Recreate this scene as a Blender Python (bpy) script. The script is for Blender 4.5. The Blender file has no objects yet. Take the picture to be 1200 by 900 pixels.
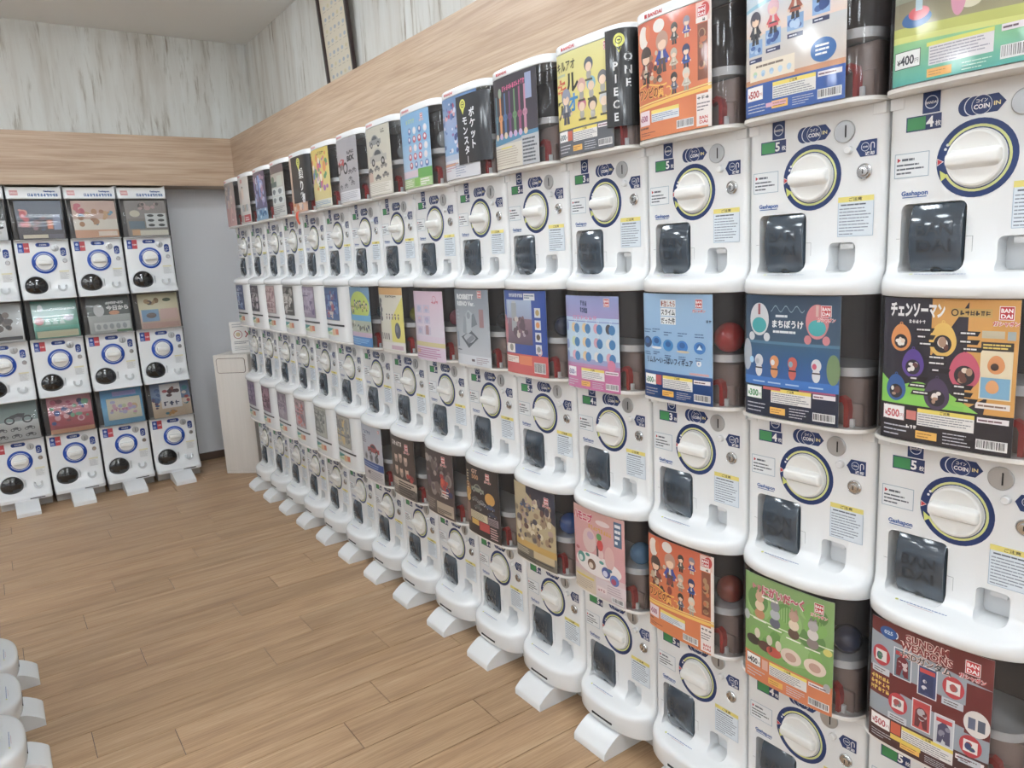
import bpy, bmesh, math, random
from mathutils import Vector, Matrix

# ------------------------------------------------------------------ camera, world, exposure
SC = bpy.context.scene
COL = SC.collection
CAM_Z = 1.4335
YAW, PITCH, ROLL, FPX = 0.608628, -0.176739, -0.052028, 869.53
def camera():
    f = Vector((math.sin(YAW)*math.cos(PITCH), math.cos(YAW)*math.cos(PITCH), math.sin(PITCH)))
    r0 = Vector((math.cos(YAW), -math.sin(YAW), 0)); u0 = r0.cross(f)
    r = r0*math.cos(ROLL)+u0*math.sin(ROLL); u = -r0*math.sin(ROLL)+u0*math.cos(ROLL)
    m = Matrix(((r.x, u.x, -f.x, 0), (r.y, u.y, -f.y, 0), (r.z, u.z, -f.z, CAM_Z), (0, 0, 0, 1)))
    c = bpy.data.cameras.new('camera'); c.sensor_width = 36; c.lens = FPX*36/1200; c.clip_start = .02
    o = bpy.data.objects.new('camera', c); COL.objects.link(o); o.matrix_world = m; SC.camera = o
camera()
w = bpy.data.worlds.new('world'); SC.world = w; w.use_nodes = True
w.node_tree.nodes['Background'].inputs[0].default_value = (1, 1, 1, 1)
w.node_tree.nodes['Background'].inputs[1].default_value = 0.0
SC.view_settings.view_transform = 'Standard'; SC.view_settings.look = 'None'
SC.view_settings.gamma = 1; SC.view_settings.use_curve_mapping = False
SC.view_settings.exposure = -0.04
LAMP = 30.0            # emission strength of the ceiling tubes
random.seed(4)

# ------------------------------------------------------------------ room numbers
XR, XL, YB, YF, ZC = 1.825, -6.2, 5.812, -2.6, 3.02
BAND = 0.257; BZ0, BZ1 = 1.99, 2.312
W = 0.30; XP = 1.363; Y0 = 0.58685
ZD = (1.5456, 0.935, 0.3247)          # dial heights of the three tiers

# ------------------------------------------------------------------ helpers
def lin(c):
    if isinstance(c, str):
        c = [int(c[i:i+2], 16)/255 for i in (0, 2, 4)]
    return tuple(x/12.92 if x <= .04045 else ((x+.055)/1.055)**2.4 for x in c[:3])
def mat(name, col, rough=.5, metal=0, coat=0, spec=.5, **k):
    m = bpy.data.materials.new(name); m.use_nodes = True
    b = m.node_tree.nodes['Principled BSDF']
    b.inputs['Base Color'].default_value = (*lin(col), 1); b.inputs['Roughness'].default_value = rough
    b.inputs['Metallic'].default_value = metal; b.inputs['Coat Weight'].default_value = coat
    b.inputs['Coat Roughness'].default_value = .06; b.inputs['Specular IOR Level'].default_value = spec
    for kk, v in k.items(): b.inputs[kk].default_value = v
    return m
def nodes(m): return m.node_tree.nodes, m.node_tree.links, m.node_tree.nodes['Principled BSDF']
def ramp(nt, stops):
    r = nt.new('ShaderNodeValToRGB'); e = r.color_ramp.elements
    e[0].position, e[0].color = stops[0][0], (*lin(stops[0][1]), 1)
    e[1].position, e[1].color = stops[-1][0], (*lin(stops[-1][1]), 1)
    for p, c in stops[1:-1]:
        x = e.new(p); x.color = (*lin(c), 1)
    return r
def tex_coord(m, scale, obj=True):
    n, l, b = nodes(m); tc = n.new('ShaderNodeTexCoord'); mp = n.new('ShaderNodeMapping')
    mp.inputs['Scale'].default_value = scale; l.new(tc.outputs['Object'], mp.inputs[0]); return mp
def noise(m, vec, scale, detail=4, rough=.55, dist=0):
    n, l, b = nodes(m); t = n.new('ShaderNodeTexNoise'); l.new(vec, t.inputs['Vector'])
    t.inputs['Scale'].default_value = scale; t.inputs['Detail'].default_value = detail
    t.inputs['Roughness'].default_value = rough; t.inputs['Distortion'].default_value = dist; return t
def mix(m, fac, a, b_, mode='MIX'):
    n, l, b = nodes(m); x = n.new('ShaderNodeMix'); x.data_type = 'RGBA'; x.blend_type = mode
    for sock, v in ((x.inputs[0], fac), (x.inputs[6], a), (x.inputs[7], b_)):
        if isinstance(v, (int, float)): sock.default_value = v
        elif isinstance(v, tuple): sock.default_value = (*v, 1)
        else: l.new(v, sock)
    return x.outputs[2]

M = {}
M['white'] = mat('white_plastic', 'eceeef', .22, spec=.5)
M['warmwhite'] = mat('warm_white_plastic', 'eae8e4', .28)
M['knob'] = mat('knob_plastic', 'f1f1ee', .25)
M['grey'] = mat('grey_plastic', 'c9cbcd', .35)
M['lightgrey'] = mat('light_grey_plastic', 'dcdee0', .4)
M['seam'] = mat('seam_shadow_gap', '8f9194', .8)
M['base'] = mat('stand_steel', 'bdbab6', .5)
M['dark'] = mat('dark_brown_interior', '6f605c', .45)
M['liner'] = mat('grey_inner_liner', '8f8a87', .5)
M['brown'] = mat('smoky_brown_plastic', 'a08d86', .3)
M['red'] = mat('red_plastic', 'b02c2a', .3)
M['gap'] = mat('gap_shade', '17171a', .6)  # painted shade for the gaps between the older machines
M['slit'] = mat('black_slit', '1c1c1e', .7)
M['door'] = mat('smoked_flap', '3c4650', .12, coat=.6)
M['emboss'] = mat('flap_lettering', '2a323a', .25)
M['chrome'] = mat('chrome', 'c8c9ca', .22, 1)
M['coin'] = mat('coin_slot_metal', 'b9bbbd', .38, .7)
M['blackdome'] = mat('black_glossy_dome', '0b0b0e', .08, coat=1)
M['bin'] = mat('bin_board', 'd9d2cb', .5)
M['wallpaint'] = mat('grey_wall_paint', 'e9eaed', .8)
M['ceil'] = mat('ceiling_paint', 'f0f1f0', .9)
M['skirt'] = mat('brown_skirting', '5b4a40', .5)
M['frame'] = mat('dark_frame_wood', '30211f', .4)
M['housing'] = mat('lamp_housing', 'f2f2f2', .6)

def clear(name, tint, ior=1.45, g=.04, veil=.04):
    m = bpy.data.materials.new(name); m.use_nodes = True; nt = m.node_tree; nt.nodes.clear()
    o = nt.nodes.new('ShaderNodeOutputMaterial'); mx = nt.nodes.new('ShaderNodeMixShader')
    t = nt.nodes.new('ShaderNodeBsdfTransparent'); t.inputs[0].default_value = (*lin(tint), 1)
    gl = nt.nodes.new('ShaderNodeBsdfGlossy'); gl.inputs['Roughness'].default_value = g
    fr = nt.nodes.new('ShaderNodeFresnel'); fr.inputs[0].default_value = ior
    df = nt.nodes.new('ShaderNodeBsdfDiffuse'); df.inputs[0].default_value = (.8, .8, .82, 1)     # pale veil mixed in to imitate haze over the dark interior
    m2 = nt.nodes.new('ShaderNodeMixShader'); m2.inputs[0].default_value = veil
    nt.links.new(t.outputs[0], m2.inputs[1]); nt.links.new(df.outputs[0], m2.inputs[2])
    nt.links.new(fr.outputs[0], mx.inputs[0]); nt.links.new(m2.outputs[0], mx.inputs[1])
    nt.links.new(gl.outputs[0], mx.inputs[2]); nt.links.new(mx.outputs[0], o.inputs[0]); return m
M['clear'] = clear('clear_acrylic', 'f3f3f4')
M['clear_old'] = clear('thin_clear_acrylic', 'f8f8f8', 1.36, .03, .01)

def m_print():
    m = mat('printed_card', 'ffffff', .4, coat=.55); n, l, b = nodes(m)
    a = n.new('ShaderNodeVertexColor'); a.layer_name = 'Col'; l.new(a.outputs[0], b.inputs['Base Color']); return m
M['print'] = m_print()
def m_sticker():
    m = mat('printed_sticker', 'ffffff', .4, coat=.15); n, l, b = nodes(m)
    a = n.new('ShaderNodeVertexColor'); a.layer_name = 'Col'; l.new(a.outputs[0], b.inputs['Base Color']); return m
M['sticker'] = m_sticker()

def m_floor():
    m = mat('oak_planks', 'b99a78', .38); n, l, b = nodes(m)
    tc = n.new('ShaderNodeTexCoord'); oi = n.new('ShaderNodeObjectInfo')
    cb = n.new('ShaderNodeCombineXYZ'); mu = n.new('ShaderNodeMath'); mu.operation = 'MULTIPLY'; mu.inputs[1].default_value = 37.
    l.new(oi.outputs['Random'], mu.inputs[0]); l.new(mu.outputs[0], cb.inputs[0]); l.new(mu.outputs[0], cb.inputs[2])
    ad = n.new('ShaderNodeVectorMath'); ad.operation = 'ADD'; l.new(tc.outputs['Object'], ad.inputs[0]); l.new(cb.outputs[0], ad.inputs[1])
    def mp(s):
        x = n.new('ShaderNodeMapping'); x.inputs['Scale'].default_value = s; l.new(ad.outputs[0], x.inputs[0]); return x.outputs[0]
    t1 = noise(m, mp((1.0, 14, 1)), 1.6, 5, .6, .6); t2 = noise(m, mp((3, 90, 1)), 2.2, 3, .5); t3 = noise(m, mp((.8, 3, 1)), 1.3, 2)
    r1 = ramp(n, [(.28, 'a4876c'), (.5, 'ba9d7d'), (.75, 'c8ae90')]); l.new(t1.outputs[0], r1.inputs[0])
    r2 = ramp(n, [(.35, 'cfc3b4'), (.62, 'ffffff')]); l.new(t2.outputs[0], r2.inputs[0])
    c = mix(m, .55, r1.outputs[0], r2.outputs[0], 'MULTIPLY')
    r3 = ramp(n, [(0, 'd9cfc4'), (1, 'fff6ee')]); l.new(oi.outputs['Random'], r3.inputs[0])
    c = mix(m, .55, c, r3.outputs[0], 'MULTIPLY'); l.new(c, b.inputs['Base Color'])
    return m
M['floor'] = m_floor()
def m_band():
    m = mat('pale_oak_laminate', 'cdb295', .5); n, l, b = nodes(m)
    mp = tex_coord(m, (1, 1, 14)); t1 = noise(m, mp.outputs[0], 1.1, 5, .6, .8)
    mp2 = tex_coord(m, (2, 2, 90)); t2 = noise(m, mp2.outputs[0], 1.6, 3, .5)
    r1 = ramp(n, [(.3, 'ab917b'), (.52, 'bda58d'), (.75, 'cab5a0')]); l.new(t1.outputs[0], r1.inputs[0])
    r2 = ramp(n, [(.35, 'd9cfc6'), (.6, 'ffffff')]); l.new(t2.outputs[0], r2.inputs[0])
    l.new(mix(m, .6, r1.outputs[0], r2.outputs[0], 'MULTIPLY'), b.inputs['Base Color']); return m
M['band'] = m_band()
def m_paper():
    m = mat('whitewashed_wood_wallpaper', 'd6d7d3', .85); n, l, b = nodes(m)
    mp = tex_coord(m, (5, 5, .55)); t1 = noise(m, mp.outputs[0], 1.7, 6, .6, .4)
    r1 = ramp(n, [(.3, 'c6c2ba'), (.5, 'd8d8d3'), (.7, 'e2e4e1')]); l.new(t1.outputs[0], r1.inputs[0])
    mp2 = tex_coord(m, (30, 30, 2.6)); t2 = noise(m, mp2.outputs[0], 1.0, 5, .7, .25)
    r2 = ramp(n, [(.30, '8f7a66'), (.39, 'd6d2cb'), (.48, 'ffffff')]); l.new(t2.outputs[0], r2.inputs[0])
    mp3 = tex_coord(m, (3.2, 3.2, 1.3)); t3 = noise(m, mp3.outputs[0], 1.5, 3); r3 = ramp(n, [(.42, '000000'), (.62, 'ffffff')]); l.new(t3.outputs[0], r3.inputs[0])
    c = mix(m, r3.outputs[0], r1.outputs[0], mix(m, 1., r1.outputs[0], r2.outputs[0], 'MULTIPLY'))
    l.new(c, b.inputs['Base Color']); return m
M['paper'] = m_paper()
def m_binwood():
    n, l, b = nodes(M['bin']); mp = tex_coord(M['bin'], (40, 40, 1.2)); t = noise(M['bin'], mp.outputs[0], 1.5, 3)
    r = ramp(n, [(.3, 'd6d0c9'), (.7, 'dcd6cf')]); l.new(t.outputs[0], r.inputs[0]); l.new(r.outputs[0], b.inputs['Base Color'])
m_binwood()
def m_emit():
    m = bpy.data.materials.new('lamp_tube_glow'); m.use_nodes = True; n, l, b = nodes(m)
    b.inputs['Emission Color'].default_value = (.87, .945, 1, 1); b.inputs['Emission Strength'].default_value = LAMP; return m
M['tube'] = m_emit()

# ---- mesh helpers
def mesh_from(name, verts, faces, smooth=None):
    me = bpy.data.meshes.new(name); me.from_pydata([tuple(v) for v in verts], [], faces); me.update()
    if smooth is not None:
        me.shade_smooth(); me.set_sharp_from_angle(angle=math.radians(smooth))
    return me
def bm_mesh(name, bm, smooth=None):
    bmesh.ops.recalc_face_normals(bm, faces=bm.faces)
    me = bpy.data.meshes.new(name); bm.to_mesh(me); bm.free()
    if smooth is not None:
        me.shade_smooth(); me.set_sharp_from_angle(angle=math.radians(smooth))
    return me
def box(bm, x0, x1, y0, y1, z0, z1, bev=0, seg=2):
    g = bmesh.ops.create_cube(bm, size=1)['verts']
    for v in g:
        v.co = Vector(((x0+x1)/2+v.co.x*(x1-x0), (y0+y1)/2+v.co.y*(y1-y0), (z0+z1)/2+v.co.z*(z1-z0)))
    if bev:
        es = {e for v in g for e in v.link_edges}
        bmesh.ops.bevel(bm, geom=list(es), offset=bev, segments=seg, affect='EDGES', profile=.5)
    return g
def box_mesh(name, *a, bev=0, seg=2, smooth=None):
    bm = bmesh.new(); box(bm, *a, bev=bev, seg=seg); return bm_mesh(name, bm, smooth if smooth is not None else (35 if bev else None))
def disc(bm, cx, cz, prof, n=32, sx=1, sz=1):
    """lathe about the -Y axis; prof = [(radius, y)], first/last capped"""
    rings = []
    for r, y in prof:
        rings.append([bm.verts.new((cx+sx*r*math.cos(2*math.pi*i/n), y, cz+sz*r*math.sin(2*math.pi*i/n))) for i in range(n)])
    for a, b in zip(rings, rings[1:]):
        for i in range(n): bm.faces.new((a[i], a[(i+1) % n], b[(i+1) % n], b[i]))
    bm.faces.new(rings[0]); bm.faces.new(rings[-1])
def prism(bm, pts, y0, y1):
    """pts = [(x, z)] outline extruded between y0 and y1"""
    a = [bm.verts.new((x, y0, z)) for x, z in pts]; b = [bm.verts.new((x, y1, z)) for x, z in pts]
    n = len(pts)
    for i in range(n): bm.faces.new((a[i], a[(i+1) % n], b[(i+1) % n], b[i]))
    bm.faces.new(a); bm.faces.new(b)
def rrect(x0, x1, z0, z1, r, n=5):
    out = []
    for cx, cz, a0 in ((x1-r, z1-r, 0), (x0+r, z1-r, 90), (x0+r, z0+r, 180), (x1-r, z0+r, 270)):
        for i in range(n+1):
            a = math.radians(a0+90*i/n); out.append((cx+r*math.cos(a), cz+r*math.sin(a)))
    return out
def link(name, me, m=None, parent=None, loc=None, rot=None):
    if m is not None and not me.materials: me.materials.append(M[m] if isinstance(m, str) else m)
    o = bpy.data.objects.new(name, me); COL.objects.link(o)
    if parent is not None: o.parent = parent
    if loc: o.location = loc
    if rot is not None: o.rotation_euler.z = rot
    return o
def tag(o, label=None, cat=None, group=None, kind=None):
    for k, v in (('label', label), ('category', cat), ('group', group), ('kind', kind)):
        if v: o[k] = v
    return o
def empty(name, loc, rot=0):
    o = bpy.data.objects.new(name, None); COL.objects.link(o); o.location = loc; o.rotation_euler.z = rot
    o.empty_display_size = .05; return o

# ---- printed matter: flat coloured shapes in millimetres, mapped on to a surface
_T = {}
def glyphs(s, bold=0.0):
    k = (s, bold)
    if k not in _T:
        c = bpy.data.curves.new('t', 'FONT'); c.body = s; c.offset = bold; c.resolution_u = 2; c.size = 1
        o = bpy.data.objects.new('t', c); COL.objects.link(o); bpy.context.view_layer.update()
        me = o.to_mesh(); vs = [(v.co.x, v.co.y) for v in me.vertices]; fs = [tuple(p.vertices) for p in me.polygons]
        o.to_mesh_clear(); bpy.data.objects.remove(o); bpy.data.curves.remove(c); _T[k] = (vs, fs)
    return _T[k]
_I = {}
def veiled_ink(c):                                # print colours greyed and lifted: haze over the sheets put into the colour
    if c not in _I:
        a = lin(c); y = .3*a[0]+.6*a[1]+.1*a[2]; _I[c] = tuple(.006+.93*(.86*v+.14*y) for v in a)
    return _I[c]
class Print:
    def __init__(s, fmap, step=9.): s.v = []; s.f = []; s.c = []; s.map = fmap; s.step = step
    def add(s, pts, faces, col, L):
        o = len(s.v); cols = col if isinstance(col, list) else [col]*len(pts)
        for (x, y), c in zip(pts, cols): s.v.append(s.map(x, y, L)); s.c.append((*veiled_ink(c), 1))
        s.f += [tuple(o+i for i in f) for f in faces]; return s
    def strip(s, x0, x1, lo, hi, col, L=1, n=None, ctop=None):
        n = n or max(1, math.ceil(abs(x1-x0)/s.step)); pts = []
        cl = []
        for i in range(n+1):
            x = x0+(x1-x0)*i/n; pts += [(x, lo(x)), (x, hi(x))]; cl += [col, ctop or col]
        return s.add(pts, [(2*i, 2*i+2, 2*i+3, 2*i+1) for i in range(n)], cl, L)
    def rect(s, x0, y0, x1, y1, col, L=1, ctop=None): return s.strip(x0, x1, lambda x: y0, lambda x: y1, col, L, None, ctop)
    def band(s, x0, x1, a0, b0, a1, b1, col, L=1):      # slanted band: left a0..b0, right a1..b1
        t = lambda x: (x-x0)/(x1-x0)
        return s.strip(x0, x1, lambda x: a0+(a1-a0)*t(x), lambda x: b0+(b1-b0)*t(x), col, L)
    def ell(s, cx, cy, rx, ry, col, L=2, n=14):
        n = max(n, int(2*rx/s.step)); pts = []
        for i in range(n+1):
            a = math.pi*(1-i/n); x = cx+rx*math.cos(a); h = ry*math.sin(a); pts += [(x, cy-h), (x, cy+h)]
        return s.add(pts, [(2*i, 2*i+2, 2*i+3, 2*i+1) for i in range(n)], col, L)
    def ring(s, cx, cy, r0, r1, col, L=2, a0=0, a1=360, n=40):
        n = max(4, int(n*abs(a1-a0)/360)); pts = []
        for i in range(n+1):
            a = math.radians(a0+(a1-a0)*i/n); pts += [(cx+r0*math.cos(a), cy+r0*math.sin(a)), (cx+r1*math.cos(a), cy+r1*math.sin(a))]
        return s.add(pts, [(2*i, 2*i+2, 2*i+3, 2*i+1) for i in range(n)], col, L)
    def poly(s, pts, col, L=2): return s.add(pts, [tuple(range(len(pts)))], col, L)
    def egg(s, cx, cy, rx, ry, col, L=2, n=18):
        pts = []
        for i in range(n+1):
            a = math.pi*(1-i/n); x = cx+rx*math.cos(a); sn = math.sin(a); pts += [(x, cy-ry*.9*sn), (x, cy+ry*1.12*sn**1.2)]
        return s.add(pts, [(2*i, 2*i+2, 2*i+3, 2*i+1) for i in range(n)], col, L)
    def text(s, t, x, y, h, col, L=4, bold=0.0, fit=None, align='l', slant=0, rise=0, outline=None):
        if outline: s.text(t, x, y, h, outline, L-.5, bold+.06, fit, align, slant, rise)
        vs, fs = glyphs(t, bold)
        if not vs: return s
        x0 = min(v[0] for v in vs); x1 = max(v[0] for v in vs); k = h
        kx = fit/(x1-x0) if fit else k; wd = (x1-x0)*kx
        ox = x-(0 if align == 'l' else wd/2 if align == 'c' else wd)
        return s.add([(ox+(vx-x0)*kx+vy*k*slant, y+vy*k+(vx-x0)*kx*rise) for vx, vy in vs], fs, col, L)
    def title(s, n, x, y, h, col, L=3, bold=0., fit=None, align='l', rise=0, outline=None):
        # headline too small to read in the photograph: n blocks of crossing strokes
        rnd = random.Random(n*7+int(x*3+y)); wd = (fit or n*h*.9)/n
        for i in range(n):
            a = x+i*wd; b = y+(a-x)*rise; t = h*.14
            for k in range(2): yy = b+h*rnd.uniform(.05, .65); s.rect(a+wd*.08, yy, a+wd*.86, yy+t, col, L)
            for k in range(2): xx = a+wd*rnd.uniform(.1, .7); s.rect(xx, b, xx+t, b+h*.75, col, L+.2)
        return s
    def vtext(s, t, x, y, h, col, pitch=1.05, L=4, bold=.02, dx=0):
        for i, ch in enumerate(t):
            if ch == 'ー': s.rect(x+dx*i-h*.06, y-h*pitch*i-h*.1, x+dx*i+h*.06, y-h*pitch*i+h*.75, col, L)
            else: s.text(ch, x+dx*i, y-h*pitch*i, h, col, L, bold, None, 'c')
        return s
    def dashes(s, x0, y0, x1, y1, rows, col, rnd, L=4, fill=.55, gap=.85):
        ph = (y1-y0)/rows
        for r in range(rows):
            x = x0; yy = y1-ph*(r+.75); end = x0+(x1-x0)*(rnd.uniform(.75, 1) if r < rows-1 else rnd.uniform(.4, 1))
            while x < end-1:
                wd = rnd.uniform(2, 9)*(ph/4+.4); s.rect(x, yy, min(x+wd, end), yy+ph*fill, col, L); x += wd+gap
        return s
    def barcode(s, x0, y0, x1, y1, rnd, L=3):
        s.rect(x0, y0, x1, y1, 'f2f2f2', L); x = x0+2
        while x < x1-2:
            wd = rnd.choice((.7, 1.1, 1.8)); s.rect(x, y0+3, min(x+wd, x1-2), y1-1.5, '2a2a30', L+1); x += wd+rnd.choice((.8, 1.2, 2))
        return s
    def blobs(s, x0, y0, x1, y1, cols, n, r0, r1, rnd, L=2):
        for i in range(n):
            rx = rnd.uniform(r0, r1); ry = rx*rnd.uniform(.6, 1.4)
            s.ell(rnd.uniform(x0+rx, x1-rx), rnd.uniform(y0+ry, y1-ry), rx, ry, rnd.choice(cols), L+.3*(i % 5))
        return s
    def figure(s, cx, y, h, hair, coat, legs, L=2):       # a small plain standing toy, no face
        for sx in (-1, 1):
            s.poly([(cx+sx*h*.02, y), (cx+sx*h*.15, y), (cx+sx*h*.11, y+h*.3), (cx+sx*h*.01, y+h*.3)], legs, L)
            s.poly([(cx+sx*h*.12, y+h*.52), (cx+sx*h*.27, y+h*.30), (cx+sx*h*.22, y+h*.25), (cx+sx*h*.08, y+h*.42)], coat, L+.5)
            s.ell(cx+sx*h*.245, y+h*.27, h*.04, h*.04, 'ecc9ad', L+.6, 8)
        s.rect(cx-h*.15, y+h*.29, cx+h*.15, y+h*.335, legs, L+.7); s.poly([(cx-h*.05, y+h*.34), (cx+h*.05, y+h*.34), (cx+h*.03, y+h*.54), (cx-h*.03, y+h*.54)], 'd9d2c6', L+.6)
        s.poly([(cx-h*.2, y+h*.2), (cx+h*.2, y+h*.2), (cx+h*.13, y+h*.55), (cx-h*.13, y+h*.55)], coat, L+.3)
        s.ell(cx, y+h*.75, h*.22, h*.24, hair, L+.6); s.ell(cx, y+h*.67, h*.15, h*.13, 'ecc9ad', L+.9); s.strip(cx-h*.17, cx+h*.17, lambda x: y+h*.74+h*.03*math.sin(x*9), lambda x: y+h*.86, hair, L+1.2, 7); return s
    def logo(s, x, y, k=1, sub=True):                      # red maker's mark
        s.rect(x, y, x+22*k, y+22*k, 'f6f0f0', 3); s.rect(x+1*k, y+1*k, x+21*k, y+21*k, 'c8202c', 3.4)
        s.text('BAN', x+2.5*k, y+12*k, 9*k, 'ffffff', 4, .03, 17*k); s.text('DAI', x+2.5*k, y+3*k, 9*k, 'ffffff', 4, .03, 17*k)
        if sub: s.text('ガシャポン', x-9*k, y-9*k, 8*k, 'd8414a', 4, .03, 40*k, outline='f6eeee')
        return s
    def mesh(s, name, m='print'):
        me = bpy.data.meshes.new(name); me.from_pydata(s.v, [], s.f); me.update()
        a = me.color_attributes.new('Col', 'FLOAT_COLOR', 'POINT')
        a.data.foreach_set('color', [x for c in s.c for x in c]); me.materials.append(M[m]); return me
def flatmap(lx=0, lz=0, w0=.0006): return lambda x, y, L: (lx+x*.001, -(w0+L*.00012), lz+y*.001)

# ------------------------------------------------------------------ room
def structure():
    T = .12
    def slab(name, a, m, parent=None, kind='structure'):
        o = link(name, box_mesh(name, *a), m, parent)
        if parent is None: tag(o, kind=kind)
        return o
    fl = slab('floor', (XL, XR, YF, YB, -.08, -.004), 'floor')
    link('joint_bed', box_mesh('joint_bed', -1.3, XR-.002, -.60, YB-.002, -.0039, -.0036), 'skirt', fl)
    # planks
    bw, y_ref, ln = .1595, 1.916, .968
    off = {0: .732, 1: .895, 2: .298, 3: 1.049, 4: .677, 5: .8715, 6: .298, 7: .686, 8: .8956, 9: .152, 10: .52, 11: .30}
    rnd = random.Random(3); cache = {}
    k0 = math.floor((-.6-y_ref)/bw)
    for k in range(k0, 25):
        ya = y_ref+k*bw; yb = min(ya+bw, YB-.002)
        if ya > YB-.02: break
        x = off.get(k, rnd.uniform(0, ln)); x -= math.ceil((x+1.3)/ln)*ln
        while x < XR-.01:
            xa, xb = max(x, -1.3), min(x+ln, XR-.002); x += ln
            if xb-xa < .02: continue
            key = (round(xb-xa, 3), round(yb-ya, 3))
            if key not in cache:
                bm = bmesh.new(); l, h, g, c = key[0]/2, key[1]/2, .0012, .0006
                rg = [[bm.verts.new((sx*(l-i), sy*(h-i), z)) for sx, sy in ((-1, -1), (1, -1), (1, 1), (-1, 1))] for i, z in ((g, -.0036), (g, -.0006), (g+c, 0))]
                for a, b in zip(rg, rg[1:]):
                    for i in range(4): bm.faces.new((a[i], a[(i+1) % 4], b[(i+1) % 4], b[i]))
                bm.faces.new(rg[-1]); cache[key] = bm_mesh('plank', bm); cache[key].materials.append(M['floor'])
            link('plank', cache[key], None, fl, ((xa+xb)/2, (ya+yb)/2, 0))
    slab('ceiling', (XL, XR, YF, YB, ZC, ZC+T), 'ceil')
    wb = slab('wall_back', (XL-T, XR+T, YB, YB+T, -.08, ZC+T), 'wallpaint')
    wr = slab('wall_right', (XR, XR+T, YF, YB, -.08, ZC+T), 'wallpaint')
    slab('wall_left', (XL-T, XL, YF, YB, -.08, ZC+T), 'wallpaint')
    slab('wall_front', (XL-T, XR+T, YF-T, YF, -.08, ZC+T), 'wallpaint')
    slab('wallpaper', (XL+.001, XR-.003, YB-.003, YB-.0005, BZ1-.1, ZC-.001), 'paper', wb)
    slab('wallpaper', (XR-.003, XR-.0005, YF+.001, YB-.003, BZ1-.1, ZC-.001), 'paper', wr)
    # boxed-in wooden band running round the room
    slab('trim_1', (XL+.002, XR-.004, YB-BAND, YB-.004, BZ0, BZ1), 'band')
    slab('trim_2', (XR-BAND, XR-.004, YF+.002, YB-BAND-.001, BZ0, BZ1), 'band')
    slab('baseboard_back', (XL+.002, XR-.002, YB-.012, YB-.0005, .0005, .056), 'skirt')
structure()

def lamps():
    """square ceiling light boxes with four bare tubes each"""
    bm = bmesh.new(); h = .33
    for a in ((-h, h, -h, -h+.03), (-h, h, h-.03, h), (-h, -h+.03, -h+.03, h-.03), (h-.03, h, -h+.03, h-.03)):
        box(bm, *a, -.02, -.001)
    box(bm, -h+.03, h-.03, -h+.03, h-.03, -.012, -.001); hm = bm_mesh('housing', bm)
    bm = bmesh.new(); n = 8
    rg = [[bm.verts.new((x, .019*math.cos(2*math.pi*i/n), -.046+.019*math.sin(2*math.pi*i/n))) for i in range(n)] for x in (-.285, .285)]
    for i in range(n): bm.faces.new((rg[0][i], rg[0][(i+1) % n], rg[1][(i+1) % n], rg[1][i]))
    bm.faces.new(rg[0]); bm.faces.new(rg[1]); tm = bm_mesh('tube', bm, 40)
    names = {.62: 'nearest the machine wall', -1.28: 'second from the machine wall', -3.18: 'third from the machine wall', -5.08: 'farthest from the machine wall'}
    rows = {3.6: 'back row', 1.7: 'second row', -.2: 'third row', -2.1: 'front row'}
    for y in rows:
        for x in names:
            t = empty('ceiling_lamp', (x, y, ZC)); tag(t, f'square white ceiling lamp with four tubes, {rows[y]}, {names[x]}', 'ceiling lamp', 'ceiling lamps')
            link('housing', hm, 'housing', t)
            for k in range(4): link('tube', tm, 'tube', t, (0, -.21+.14*k, 0))
lamps()

# ------------------------------------------------------------------ the capsule machine (front face = -Y, dial centre at z = .225)
HW, V0 = .148, .225            # half width; height of the dial above the machine's foot
def contour(hw, D, n, rc=.012, depth=.40, m=1/2.2, N=36, bow=0):
    pts = []
    for i in range(N+1):
        t = -math.cos(math.pi*i/N); t = math.copysign(abs(t)**.8, t) if n > 8 else t
        u = hw*t; w = -rc+(rc+D-bow)*max(0, 1-abs(t)**n)**m+bow*(1-t*t); pts.append((u, -w))
    return pts+[(hw, depth), (-hw, depth)]
def loft(levels, name, smooth=32, caps=(True, True)):
    bm = bmesh.new(); rg = []
    for z, c in levels: rg.append([bm.verts.new((x, y, z)) for x, y in c])
    n = len(rg[0])
    for a, b in zip(rg, rg[1:]):
        for i in range(n): bm.faces.new((a[i], a[(i+1) % n], b[(i+1) % n], b[i]))
    if caps[0]: bm.faces.new(rg[0])
    if caps[1]: bm.faces.new(rg[-1])
    return bm_mesh(name, bm, smooth)
GC = dict(D=.055, n=8, rc=.015, bow=.008)                     # plan of the clear container
def wg(u): t = abs(u/HW); return -.015+.062*max(0, 1-t**8)**(1/2.2)+.008*(1-t*t)
def boolean(me, cutters, name):
    o = bpy.data.objects.new('b', me); COL.objects.link(o); cs = []
    for c in cutters:
        co = bpy.data.objects.new('c', c); COL.objects.link(co); cs.append(co)
        md = o.modifiers.new('b', 'BOOLEAN'); md.object = co; md.operation = 'DIFFERENCE'; md.solver = 'EXACT'
    bpy.context.view_layer.update(); dg = bpy.context.evaluated_depsgraph_get()
    r = bpy.data.meshes.new_from_object(o.evaluated_get(dg)); r.name = name
    for x in [o]+cs: bpy.data.objects.remove(x)
    r.shade_smooth(); r.set_sharp_from_angle(angle=math.radians(32)); r.materials.clear(); return r
def prism_mesh(pts, y0, y1):
    bm = bmesh.new(); prism(bm, pts, y0, y1); return bm_mesh('cut', bm)
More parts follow.
